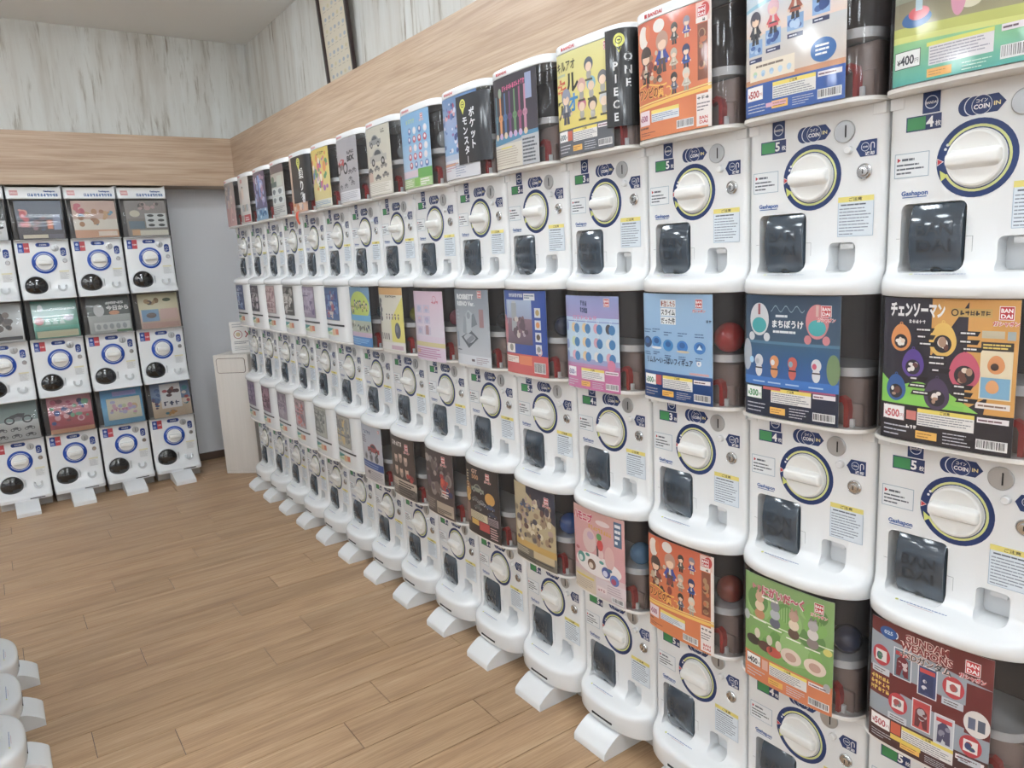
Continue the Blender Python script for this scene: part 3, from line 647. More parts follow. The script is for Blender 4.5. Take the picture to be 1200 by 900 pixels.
def pL1(p, r):
    sheet(p, 'd4d8d6', 'b9b2a4'); p.rect(0, 214, PW, PH, '6b5a5c', 1); p.ell(60, 186, 26, 16, '5f7a64', 2); p.rect(20, 148, 120, 174, '44605c', 1.6); p.rect(130, 150, 200, 200, 'c9d0c4', 1.4)
    tiles(p, 20, 60, 210, 144, 2, 2, 'd9e0de', ['5a6468', '7a8488', '3f4a50'], r); p.dashes(20, 8, 210, 52, 5, '8a9094', r, 2, .5)
def pM1(p, r):
    sheet(p, '8ab4d4', '5a5676'); p.rect(0, 60, PW, PH, '5d5a80', .5, '6a5a70'); p.blobs(10, 70, 216, 240, ['8a7ab0', '3c4a8c', '9aa8d8', 'b08aa4', 'd0d8ee'], 30, 8, 26, r); p.poly([(110, 236), (130, 120), (150, 120), (142, 236)], '7aa0e0', 4); p.blobs(60, 4, 216, 62, ['2f6a9a', 'd0e8f4', '4a98c8'], 16, 6, 14, r, 3)
def pN1(p, r):
    sheet(p, 'd6d0ca', 'd9d4cc'); p.ell(110, 186, 18, 22, '4a4644', 2); p.ell(110, 166, 24, 34, 'e4ccb8', 2.3); p.ell(60, 150, 30, 40, 'c9b4a8', 1.6); p.rect(80, 226, 120, 246, 'd08a8a', 2)
    for i, c in enumerate(('6a8aa4', '5a6a74', 'a46a5a', '5f8a6a', '7a90b0')): p.rect(86+i*22, 66, 98+i*22, 104, c, 2)
    p.rect(100, 6, 216, 46, 'c8303c', 2); p.dashes(120, 12, 200, 36, 2, 'f0d4d4', r, 3, .5); p.rect(0, 6, 90, 46, 'b09a92', 1.6)
def pO1(p, r):
    sheet(p, 'd8a8a4', '9a9490'); p.blobs(10, 100, 216, 240, ['c4b4a8', '8a8c94', 'd8c0b4', 'a49aa4', 'e4dcd4'], 24, 10, 28, r); p.poly([(20, 20), (60, 150), (110, 10)], 'c4847c', 2.6); p.poly([(110, 20), (150, 130), (210, 20)], 'e0b4b0', 2.6); p.text('BAN', 150, 30, 16, 'f4e4e4', 4, .03)
def pA2(p, r):
    sheet(p, '26232e', '2b2736'); p.strip(90, PW, lambda x: 60, lambda x: PH, 'd99a3c', .6); p.strip(90, 150, lambda x: 60, lambda x: 250-1.6*(150-x), '2b2634', .9)
    p.strip(0, 150, lambda x: 62, lambda x: 118-10*math.sin(x/17)-.25*x, '7cc840', 1.2); p.strip(100, 190, lambda x: 62, lambda x: max(62, 110-.6*(x-100)), '86cc44', 1.1); p.poly([(140, 62), (180, 62), (186, 96)], '2a2632', 1.6)
    p.text('チェンソーマン', 14, 224, 27, 'f4f4f2', 3.4, .05, 98); p.title(5, 50, 211, 8, 'e8e8e4', 3.4, .02, 30); p.ring(128, 232, 4, 6, '3a2a20', 3); p.rect(122, 225, 186, 239, 'caa04a', 2); p.title(6, 136, 228, 10, '3a2c24', 3.2, .03, 48)
    for x, y, rx, c, k in ((36, 182, 19, 'dd8a3e', 'ef'), (110, 182, 23, 'e6b84a', 'd'), (60, 138, 20, '5a3f96', 'a'), (148, 132, 25, 'c8506a', 'b'), (30, 92, 19, '2b5a9a', 'c'), (104, 88, 22, '4a3c5c', 'd')):
        p.egg(x, y, rx, rx*1.25, c, 2); p.ell(x, y-4, rx*.66, rx*.66, '2a2630', 2.4); p.blobs(x-rx*.55, y-4-rx*.55, x+rx*.55, y-4+rx*.55, ['e8d8c4', 'b08a70', '6a4038', 'f0ece4'], 5, rx*.15, rx*.3, r, 2.8); p.ring(x, y+rx*1.45, 1.5, 3, c, 2.2, n=14)
    for x, y in ((60, 196), (62, 184), (66, 172), (134, 194), (134, 180), (140, 168), (84, 150), (84, 140), (90, 128), (52, 110), (52, 98), (58, 86), (128, 104), (128, 92), (136, 82)):
        p.poly([(x, y), (x+32, y), (x+36, y+8), (x+4, y+8)], '1d1a22', 3); p.dashes(x+5, y+2, x+31, y+6.4, 1, 'e6e6e4', r, 3.4, .6)
    p.logo(196, 222, 1.0, True); p.rect(172, 192, 206, 204, 'c4b89a', 2); p.rect(210, 190, 222, 204, 'a4b0b0', 2)
    p.rect(172, 92, 220, 186, 'e8d8b4', 2); p.rect(172, 172, 220, 186, '3a2f2a', 2.4); p.dashes(175, 174, 217, 184, 2, 'e8c84a', r, 3, .5); p.rect(174, 94, 218, 128, '7ab0d0', 2.4); p.egg(196, 148, 13, 15, 'd98a4a', 2.6); p.ell(194, 146, 6, 6, '3a2a26', 3); p.egg(192, 112, 10, 11, 'e09a5a', 2.9)
    p.rect(168, 76, 220, 86, 'efe6de', 2.2); p.dashes(172, 78, 216, 84, 1, '8a6a5a', r, 3, .5)
    p.rect(0, 0, PW, 66, '1f1c26', 1.8); foot(p, r, '1f1c26', '500', 'd0525c', 66, 'f2dede'); p.rect(52, 40, 70, 56, 'd87a70', 2.4); p.title(3, 52, 24, 8, 'f0f0f0', 3, .03, 20)
def pB2(p, r):
    sheet(p, '15264a', '2b4a6a'); p.rect(0, 158, PW, PH, '35546e', .5, '26405a'); p.rect(0, 68, PW, 158, '1d5aa4', .5, '2a5878'); p.band(0, 226, 154, 160, 154, 160, '4a7a98', 1); p.rect(0, 66, PW, 84, '2a72c4', 1)
    for x, c, s in ((40, 'd4d6da', 'b05a60'), (178, 'cf7a80', 'd9b0a8')):
        p.ell(x, 204, 25, 34, c, 2); p.ell(x, 192, 19, 16, '2ca4a8', 2.5); p.rect(x-3, 214, x+3, 236, s, 2.6); p.ell(x-20, 168, 8, 9, c, 2); p.ell(x+20, 168, 8, 9, c, 2)
    p.text('まちぼうけ', 74, 190, 17, 'f2f4f4', 3.4, .03, 74); p.dashes(82, 208, 136, 216, 1, 'dfe6ea', r, 3, .6); p.dashes(76, 176, 142, 184, 1, 'dfe6ea', r, 3, .6); p.strip(70, 150, lambda x: 226+6*math.sin(x/4), lambda x: 228+6*math.sin(x/4), '8aa4b4', 1.6, 40)
    for x, c, d in ((40, 'd6d9de', 'b8bcc4'), (80, 'd98a4a', 'e0e0e0'), (124, 'c8584e', '8ab0c4'), (178, 'd8dae0', 'c84a6a')):
        p.ell(x, 118, 11, 13, c, 2.2); p.ell(x-4, 116, 5, 6, d, 2.6); p.ell(x, 98, 9, 14, c, 2); p.rect(x-9, 101, x+9, 104, '3a2a2e', 2.5); p.rect(x-16, 72, x+16, 75, 'a4c4e4', 2)
    p.ell(6, 128, 14, 34, 'a8b0bc', 1.6); p.ell(214, 112, 14, 30, '6f8a5c', 1.8); p.ell(20, 118, 6, 7, 'a4d4f0', 2); p.logo(186, 214, 1.0, True)
    foot(p, r, '17243e', '300', '2f9a4a', 66, 'cfe6d2'); p.rect(52, 58, 96, 64, 'cf5a5a', 2.6); p.rect(140, 62, 220, 66, 'b0507a', 2.6)
def pC2(p, r):
    sheet(p, '88b4dc', '96bce0')
    for i, (t, c) in enumerate((('転生したら', 'a04a3c'), ('スライム', '26303a'), ('だった件', '3a4048'))): p.rect(68, 222-i*20, 118, 240-i*20, 'eef2f4', 2); p.text(t, 93, 225-i*20, 15, c, 3.2, .03, 46, 'c')
    p.logo(178, 222, .95, True); p.title(2, 208, 190, 9, '2a3a5a', 3)
    for x, y, c in ((18, 136, '2a4a72'), (52, 138, '3a8ad0'), (92, 132, '2f86c8'), (138, 132, '2a78c4'), (190, 132, '2f7cc8')):
        p.ell(x, y, 17, 14, c, 2); p.ell(x, y+3, 9, 7, '1f5c9c', 2.4); p.dashes(x-12, y-32, x+12, y-22, 2, '4a6a98', r, 3, .45); p.dashes(x-14, y+22, x+16, y+34, 2, '4a6a98', r, 3, .4)
    p.poly([(182, 128), (198, 128), (190, 138)], 'd4ecf8', 3); p.ell(52, 124, 18, 3, 'e4e6e8', 2.6); p.ell(140, 120, 20, 3, 'd4c4a4', 2.6)
    p.text('リムル〜いっぱいフィギュア', 16, 88, 17, '2b3a5c', 3.2, .03, 154); p.ell(188, 96, 7, 7, 'e8eef2', 2.4); p.text('★', 184, 93, 8, '3a6ab0', 3); p.rect(160, 68, 216, 73, 'd8a0a0', 2)
    p.rect(0, 0, PW, 66, '2a5aa4', 1); foot(p, r, '2a60ac', '300', '4a8a6a', 62, 'dce8e0'); p.rect(48, 34, 68, 58, 'c4505a', 2.6)
def pD2(p, r):
    sheet(p, 'c878a4', '8f9cd0'); p.rect(0, 80, PW, 196, 'c4dcec', .5, 'b4d0ea'); p.title(3, 76, 228, 18, '3a4670', 3.2, .03, 28, rise=-.1); p.title(4, 74, 210, 18, '3a4670', 3.2, .03, 32, rise=-.1); p.title(6, 40, 190, 14, 'd488b4', 3.2, .04, 106); p.logo(172, 226, 1.0, False); p.rect(0, 184, PW, 186, '6f7cc0', 1)
    for j in range(3):
        for i in range(4):
            x, y = 44+i*48, 168-j*38
            p.ell(x, y, 11, 13, r.choice(['d9a0b4', 'e0c090', 'e4e2e0', 'c9d4a8', '4a4a54']), 2); p.ell(x+13, y-2, 12, 13, '3a7cb4', 2.4); p.ring(x+8, y+18, 3, 4, 'e4eef4', 2, n=14)
    for y in (170, 120, 88): p.ell(10, y, 8, 14, '8a9ad0', 2)
    p.ell(196, 72, 15, 15, 'd87a9c', 2.8); p.rect(0, 70, PW, 84, '9aa0cc', 1); foot(p, r, 'c4689a', '300', '5a5a94', 62)
def pE2(p, r):
    sheet(p, '274a9c', '2a4c9e'); p.rect(20, 92, 158, 226, '7a6a8a', 1, 'a4b8d4'); p.rect(20, 92, 158, 170, '5e4c5c', 1.3, '8a6a78'); p.rect(50, 130, 78, 216, '9aa0a4', 1.8); p.rect(54, 216, 74, 222, 'b4b8ba', 1.8); p.blobs(56, 110, 140, 180, ['c4bab0', '7c5c64', 'a89aa0', '5a4650'], 18, 5, 12, r)
    p.poly([(0, 254), (0, 160), (22, 150), (40, 190), (36, 220)], 'c8d2cc', 2.4); p.ell(10, 130, 14, 50, 'b46a74', 2); p.title(10, 40, 234, 15, 'd4dcec', 3, .02, 76); p.rect(120, 226, 176, 246, 'dfe4ea', 2); p.dashes(124, 230, 172, 242, 2, '5a7a9a', r, 3, .5)
    for i in range(4): p.rect(172, 176-i*36, 200, 204-i*36, 'cfd4da', 2); p.ell(186, 190-i*36, 9, 9, ['b49a5a', 'd8863c', '5a4a3c', '8a8c90'][i], 2.6)
    p.rect(8, 64, 62, 92, 'e4e2dc', 2.4); p.ell(42, 80, 11, 11, '8a8c84', 3); p.rect(0, 0, PW, 62, 'c8504e', 1.6); p.rect(4, 34, 80, 54, 'e9dcd4', 2); p.dashes(6, 36, 78, 52, 3, 'a08880', r, 3, .4); p.barcode(160, 10, 214, 42, r, 2); p.rect(84, 30, 150, 58, 'dd7a4a', 2); p.ring(190, 74, 8, 12, 'd8a4a4', 2)
def pF2(p, r):
    sheet(p, 'c4c9d0', '7a8490'); p.text('ROSBETT', 30, 222, 22, 'e9ecee', 3, .06, 112); p.text('RISNO Ver.', 30, 200, 20, 'e4e8ea', 3, .05, 116); p.logo(166, 226, 1.1, False); p.rect(170, 130, 196, 190, '9a7478', 1)
    p.poly([(60, 110), (84, 102), (88, 160), (72, 168)], '8e98a0', 2); p.poly([(90, 104), (120, 116), (128, 176), (104, 186), (86, 172)], 'b4bec4', 2.3); p.poly([(120, 128), (158, 140), (140, 176), (126, 170)], '6a747c', 2.6); p.ell(104, 168, 12, 12, '8a949c', 2.9)
    p.poly([(48, 94), (96, 58), (160, 94), (118, 118)], '4a525a', 2.8); p.poly([(80, 84), (98, 72), (140, 94), (122, 104)], '7a828a', 3.2); p.rect(16, 60, 30, 110, '8a98ac', 1.4); p.dashes(16, 140, 40, 190, 4, 'aab4c0', r, 2, .4)
    p.dashes(14, 46, 70, 52, 1, '4a5058', r, 2, .6); p.rect(0, 0, PW, 34, 'd4d8de', 1); p.dashes(140, 6, 216, 30, 4, 'a08a94', r, 2, .4); p.rect(110, 14, 130, 22, '6a5a60', 2)
def pG2(p, r):
    sheet(p, 'd9c4d8', 'd6cfe0'); p.rect(0, 90, PW, PH, 'd6d0de', .5, 'd9b8cc'); tiles(p, 20, 90, 140, 210, 2, 3, 'c4bcd4', ['b4a4c8', 'a8b0d0', 'd0b0c0'], r, 10); p.title(3, 150, 210, 14, 'd05a74', 3, .03, 50); p.ring(172, 224, 12, 14, 'cf6a84', 3); p.rect(0, 52, PW, 68, 'd4c88a', 1.5); p.dashes(10, 8, 210, 48, 5, 'c07aa8', r, 2, .45); p.rect(96, 96, 120, 130, 'b08a94', 3.4); p.rect(10, 24, 40, 40, 'e0b48a', 2)
def pH2(p, r):
    sheet(p, 'd8d6c8', 'dcd6c4'); p.rect(0, 226, PW, PH, 'e0a85a', 1, 'e8b870'); p.strip(120, PW, lambda x: 40, lambda x: 220-.9*(PW-x), 'dcd25a', 1); p.title(8, 80, 214, 13, '3a3a34', 3, .03, 100)
    for i in range(5): p.ell(30+r.uniform(-10, 10), 130+i*18, 12, 11, '5a5a5e', 2); p.figure(84+i*26, 128, 24, '3a3a3e', '4c4c50', '3a3a3e', 2.4)
    p.ell(174, 86, 24, 32, '4a4e5e', 2.6); p.ell(168, 92, 12, 14, '6a6e7e', 3); p.rect(0, 6, PW, 36, 'e0dcd8', 1.6); p.rect(110, 10, 210, 26, 'c8a4b4', 2)
    for i in range(4): p.rect(20+i*22, 46, 30+i*22, 72, '55555a', 2)
def pI2(p, r):
    sheet(p, '3f8cc4', '6f9ac0'); p.ell(120, 170, 100, 66, 'b9cc4a', 1); p.rect(0, 110, PW, 134, '4fa4d4', 1.8)
    for i in range(9): p.figure(36+i*20, 146+r.uniform(-8, 20), 36, r.choice(['3a4a3c', '4a5a7a', '8a7a3a']), r.choice(['5a7a3c', '3a4a6a', 'c4b04a']), '3a3a3e', 2.2)
    p.rect(0, 60, PW, 110, 'a8b09a', 1.6); p.blobs(6, 62, 220, 108, ['5a5c4c', '7a7c6a', 'd4d0b4', '44526a'], 26, 4, 9, r, 2); p.rect(0, 0, PW, 40, '3a84c8', 1.6); p.rect(0, 40, PW, 60, 'c4a8c0', 1.6); p.dashes(10, 6, 210, 34, 4, '8ac4ec', r, 2, .4)
def pA3(p, r):
    sheet(p, '7c2a2c', '6e2426'); p.strip(0, PW, lambda x: 150, lambda x: 226-.13*x, '9aa4b0', .8); p.strip(0, PW, lambda x: 58, lambda x: 128-.1*x, '98a2ae', .8); p.strip(0, PW, lambda x: 126-.1*x, lambda x: 152, '6e2024', 1)
    p.strip(0, 66, lambda x: 96, lambda x: 140, '6e2024', 1.2); p.strip(184, PW, lambda x: 100, lambda x: 196, '6e2024', 1.2)
    p.ell(38, 232, 18, 12, '1f5aa4', 2.4); p.text('025', 38, 229, 10, 'c4dcf0', 3.4, .03, 18, 'c'); p.ring(50, 232, 6, 8, 'dfe8f0', 3, -60, 60)
    p.text('GUNDAM', 70, 230, 19, '8a2a2c', 4, .03, 82, outline='f0d4cc'); p.text('WEAPONS', 62, 213, 19, '8a2a2c', 4, .03, 98, outline='f0d4cc'); p.text('＋SDガンダム', 62, 196, 16, '2e2426', 4, .02, 96, outline='f0d4cc')
    p.logo(180, 214, 1.15, True)
    for x, y in ((24, 180), (62, 96), (162, 176), (196, 78)):
        p.ell(x, y, 19, 21, 'c4303c', 2); p.rect(x-12, y-12, x+12, y+11, 'ece6e4', 2.5); p.blobs(x-10, y-10, x+10, y+9, ['3a7a5a', '3a4a7a', '7a8088', 'b04a4a'], 4, 3, 6, r, 3); p.rect(x-19, y-38, x+19, y-24, 'c9d0d8', 2.2); p.dashes(x-15, y-36, x+15, y-26, 2, '5a4448', r, 2.6, .35)
    for x, y, bg, c, d in ((68, 152, '6a8492', '7a2230', 'd8c4c4'), (116, 138, '3a4a7a', '2a3a6a', 'dfe2e8'), (108, 66, 'c84a48', '6a2a34', 'b4b0b8'), (150, 56, 'c9ced6', '4a4a6a', '8a8aa0')):
        p.rect(x-18, y-2, x+18, y+58, 'dfe3e8', 1.8); p.rect(x-16, y, x+16, y+56, bg, 2.2); p.poly([(x-12, y+3), (x-4, y+3), (x, y+20), (x+4, y+3), (x+12, y+3), (x+11, y+36), (x, y+48), (x-11, y+36)], c, 2.7); p.blobs(x-12, y+6, x+12, y+44, [c, d], 8, 3, 6, r, 3)
        p.rect(x-14, y+44, x+14, y+52, 'c83a3c', 3.4)
    p.ell(204, 124, 22, 25, 'e4dfdc', 2.2); p.rect(190, 112, 202, 134, '6a7490', 2.6); p.rect(206, 112, 218, 134, '5a6478', 2.6); p.text('＋', 4, 126, 10, 'e8c44a', 3)
    for i in range(3): p.title(5, 3, 128-i*12, 11, 'ecc850', 3.4, .03, 42)
    foot(p, r, '4c2a2c', '500', 'c4606a', 58, 'f4e0dc'); p.rect(50, 30, 70, 54, 'd0562e', 2.6); p.rect(50, 18, 110, 28, 'e8c83a', 2.8)
def pB3(p, r):
    sheet(p, '6fa44c', '86ac66'); p.blobs(4, 70, 222, 240, ['7cb054', '639a44', '8fbc6c', '5c8c44'], 26, 14, 34, r, .5); p.band(0, 226, 150, 153, 148, 151, 'd8e4c4', 1.8)
    p.text('にがいだ〜く', 50, 216, 22, 'c8506a', 3.6, .05, 110, outline='f0d4d8'); p.title(2, 22, 220, 16, 'd87a8c', 3.4, .04, 28); p.dashes(50, 204, 150, 212, 1, 'f2f2e8', r, 3, .6); p.logo(182, 220, 1.0, True)
    for x, y, a, b, c in ((44, 152, 'd8a88a', 'e8d0b0', 'c4845a'), (86, 146, '8a8c98', 'b4b6c0', '6a6c7c'), (134, 140, 'c49a86', 'e4d0b8', '6a5044'), (180, 136, 'b0a8a8', 'd8d0cc', '8a7c7c')):
        for k, cc in enumerate((c, b, a)): p.ell(x, y+12+k*20, 14-k, 12, cc, 2+k*.3); p.poly([(x-10, y+62), (x-4, y+72), (x, y+62)], a, 3); p.poly([(x, y+62), (x+6, y+72), (x+10, y+62)], a, 3)
        p.rect(x-18, y-4, x+18, y-1, 'f0f0e4', 2.6)
    for x, y, c in ((26, 96, '3c3630'), (60, 92, '5a3a34'), (84, 88, 'c84a3c')): p.ell(x, y, 20, 12, c, 2.4); p.ell(x+12, y+20, 8, 12, 'd8ccb8', 2.6)
    for x, y in ((128, 96), (186, 96)): p.ell(x, y, 26, 18, 'e4cfc0', 2.5); p.ell(x, y-1, 14, 10, 'c49a8a', 2.9)
    p.ell(6, 150, 9, 12, 'b8bcc0', 2); p.ell(214, 60, 8, 10, 'b0b0b4', 2); p.ell(214, 140, 10, 8, 'd8cf60', 2)
    p.rect(0, 0, PW, 64, 'd87844', 1.4); foot(p, r, 'd87a46', '400', '3a3f4c', 64, '4a4a50'); p.rect(52, 34, 68, 58, 'e4b0a0', 2.6)
def pD3(p, r):
    sheet(p, 'd9c4c8', 'd8a8a8'); p.rect(0, 74, PW, PH, 'd89aa0', .5, 'd8a49c'); p.text('ハモニプ', 6, 216, 28, 'c8385c', 3.6, .05, 90, rise=-.02, outline='f0d8d8'); p.title(9, 76, 198, 16, 'd8a03c', 3.6, .04, 100, rise=-.06, outline='6a4a2c'); p.ell(140, 224, 30, 8, 'ead8d8', 2)
    p.ell(80, 160, 30, 36, 'ddc0bc', 2); p.ell(86, 176, 15, 12, 'c8a8c0', 2.4); p.ell(128, 158, 13, 16, 'd03c3c', 2.6); p.ell(124, 182, 11, 10, '5aa45a', 2.8); p.rect(112, 122, 120, 154, '5a4a4c', 2.6); p.ell(128, 132, 14, 14, 'e8c8c4', 2.2); p.ell(166, 130, 20, 34, 'e0b4b0', 2)
    p.rect(186, 172, 216, 244, '4a6a8a', 2); p.dashes(190, 176, 212, 240, 4, 'e8eef2', r, 3, .55)
    p.ell(112, 92, 100, 32, 'efe8e6', 1.4)
    for x, y, c, d in ((40, 100, '4f9a90', 'd8e4e0'), (88, 90, '7a5a48', 'e4d4c4'), (150, 84, '4a5aa0', 'd4d8ec'), (184, 70, '5a7ac0', 'b04a6a')): p.ell(x, y, 18, 16, c, 2.4); p.ell(x-3, y-4, 10, 9, d, 2.8); p.ell(x-18, y+24, 10, 5, r.choice(['4a9a94', 'b8605c', '4a7a9c']), 2.6)
    p.rect(0, 0, PW, 58, 'dcccd0', 1.6); p.rect(0, 0, 104, 58, 'd8c8b0', 1.8); p.rect(8, 40, 96, 46, 'e0c84a', 2.2); p.dashes(8, 6, 100, 36, 5, 'b0a090', r, 2.4, .35); p.rect(110, 18, 150, 34, 'ecdcdc', 2.2); p.title(3, 112, 20, 10, 'b04a60', 3, .03, 34); p.barcode(170, 4, 218, 20, r, 2.2); p.dashes(154, 24, 220, 52, 4, 'b8a4ac', r, 2.4, .4)
def pE3(p, r):
    sheet(p, 'b8a67c', 'c0b08a'); p.strip(80, PW, lambda x: 150+.55*(PW-x), lambda x: PH, '3c3c4c', 1); p.title(4, 40, 178, 22, '3f5a86', 3.4, .05, 92, rise=-.05, outline='8aa0b8'); p.logo(176, 214, 1.0, True)
    p.blobs(4, 60, 216, 232, ['8a7a64', '5a5260', 'd8ccb0', 'a08468', '6a4a44', 'b49a90', '4a4452'], 80, 5, 14, r, 1.6); p.rect(0, 0, PW, 56, '7a7264', 1.2); p.rect(0, 44, PW, 66, 'c8a04c', 1.5); p.dashes(6, 22, 100, 40, 3, 'cfc8b4', r, 2.4, .4); p.rect(110, 20, 216, 44, 'c9b48a', 2); p.dashes(10, 4, 216, 18, 2, '3a3a40', r, 2.4, .5)
def pF3(p, r):
    sheet(p, '3a2f30', '2c2a30'); p.dashes(20, 150, 32, 232, 8, 'd8c8a0', r, 3, .5); p.text('GT', 56, 226, 20, 'd8b0a0', 3, .04, 40); p.text('500', 56, 206, 22, 'c8946a', 3, .04, 46); p.logo(150, 216, 1.1, True); p.blobs(4, 110, 60, 190, ['c8903c', 'd8a850', '8a5a3a'], 10, 8, 16, r); car(p, 92, 170, 84, '8f9a8c'); p.ell(170, 150, 30, 22, 'c8923c', 1.8)
    for x, y, c in ((74, 130, '6a6e74'), (118, 124, '8a8e94'), (90, 104, '5a5e64'), (170, 120, '4a5a84'), (180, 96, '33405c')): car(p, x, y, 54, c, 2.4)
    p.rect(34, 58, 150, 86, 'cfc4a4', 1.8); p.dashes(38, 60, 146, 84, 5, '8a8468', r, 2.4, .4); p.rect(40, 36, 90, 56, 'd8a83c', 2); p.rect(94, 24, 160, 56, 'b83a3c', 1.8); p.rect(154, 58, 214, 84, '9a8a90', 2); p.dashes(158, 60, 210, 80, 4, '4a3a44', r, 2.6, .5); p.dashes(164, 8, 214, 52, 5, 'cfa8a8', r, 2.4, .45); p.rect(0, 40, 32, 110, '8a6a64', 1.4)
def pG3(p, r):
    sheet(p, '4c3c3c', '4a4044'); p.blobs(4, 70, 216, 244, ['6a5c5c', '8a8482', '3a3036', 'a49a96', '5a4a5a'], 46, 8, 24, r, 1); p.blobs(130, 90, 200, 190, ['c8402c', 'd85a3a', 'a83030'], 12, 6, 15, r, 3); p.logo(150, 214, 1.2, True); p.blobs(170, 80, 222, 130, ['2f3a6a', '3a4a7c'], 5, 8, 14, r, 3.4)
    p.dashes(140, 78, 216, 110, 3, 'e0d4d0', r, 4.4, .5); p.rect(0, 10, 90, 64, '5a4e4c', 2); p.rect(92, 8, 216, 56, 'b8a894', 2.2); p.dashes(96, 10, 214, 30, 3, '4a4440', r, 3, .6); p.dashes(6, 14, 86, 58, 5, 'a49a90', r, 3, .4)
def pH3(p, r):
    sheet(p, '3a302e', '4a3e3a'); p.title(5, 30, 214, 26, 'e8e4e0', 3.6, .05, 96); p.logo(150, 204, 1.3, True)
    for x, y in ((60, 160), (104, 168), (150, 160), (60, 112), (106, 106), (156, 108)): p.ell(x, y, 17, 24, 'a8948a', 2); p.ell(x, y+8, 13, 12, 'd4b8a8', 2.4); p.ell(x, y+22, 14, 9, '4a3a38', 2.7)
    p.blobs(140, 74, 220, 110, ['b83a34', '8a3030'], 6, 8, 16, r, 2.9); p.rect(0, 40, PW, 74, 'c4b8a8', 1.5); p.rect(0, 0, PW, 40, '6a6460', 1.5); p.dashes(70, 4, 216, 66, 6, '3a3634', r, 2.5, .6); p.dashes(6, 8, 64, 60, 5, '9a948c', r, 2.5, .4)
def pI3(p, r):
    sheet(p, 'd0cdd0', 'b4bccb'); p.title(5, 40, 214, 18, '4a5a84', 3, .04, 80); p.dashes(20, 168, 70, 206, 4, '7a6a7c', r, 2, .5); car(p, 140, 148, 120, 'a8484c'); p.logo(196, 230, .7, False)
    for i in range(3): p.ell(56+i*56, 108, 18, 18, ['9a9ca0', '8a8c90', '5a5c60'][i], 2); p.ell(56+i*56, 108, 10, 10, '6a6a6e', 2.4)
    p.rect(0, 56, PW, 88, '2f549c', 1.6); p.dashes(20, 60, 200, 82, 2, '8aa4d4', r, 2, .4); p.rect(0, 0, PW, 56, 'cfcacb', 1.4); p.dashes(70, 6, 216, 48, 5, '9a949a', r, 2, .4); p.rect(60, 30, 90, 42, '6a6064', 2)
POSTERS = {(0, 0): pA1, (1, 0): pB1, (2, 0): pOrange, (3, 0): pD1, (4, 0): pE1, (5, 0): pF1, (6, 0): pG1, (7, 0): pH1, (8, 0): pI1, (9, 0): pJ1, (10, 0): pK1, (11, 0): pL1, (12, 0): pM1, (13, 0): pN1, (14, 0): pO1,
           (0, 1): pA2, (1, 1): pB2, (2, 1): pC2, (3, 1): pD2, (4, 1): pE2, (5, 1): pF2, (6, 1): pG2, (7, 1): pH2, (8, 1): pI2,
           (0, 2): pA3, (1, 2): pB3, (2, 2): pOrange, (3, 2): pD3, (4, 2): pE3, (5, 2): pF3, (6, 2): pG3, (7, 2): pH3, (8, 2): pI3}
CARDS = {(9, 1): ('4a6a9c', ['b4586a', '3a4a8c', '6a8ac0', '8a5a7a', 'd4c8c0']), (10, 1): ('a89ab4', ['7a6a90', 'b8acc4', 'c4b8d0']), (11, 1): ('55504c', ['2c2a2a', 'b8b4b0', 'd8d4d0', '8a8480']), (12, 1): ('c8acac', ['b08890', 'd4bcbc', '9a7a80']), (13, 1): ('4a4454', ['8a8490', '2f2c38', 'd0c8d0']), (14, 1): ('5a6a94', ['3a4a7c', '8aa4d0', 'c8d0e0']),
         (9, 2): ('b4b0a4', ['7a7878', 'd8bc7c', '9a968c']), (10, 2): ('b8b8ac', ['8a8c84', 'a4a498', '6a6c68']), (11, 2): ('b8a0a4', ['d06a64', '8a7078', 'd0b0b0']), (12, 2): ('a898a8', ['8a7c90', 'b8acb8']), (13, 2): ('9a7486', ['7a4a60', 'b890a0', '5a3a4c']), (14, 2): ('9484a0', ['7a6a8c', 'a898b4'])}

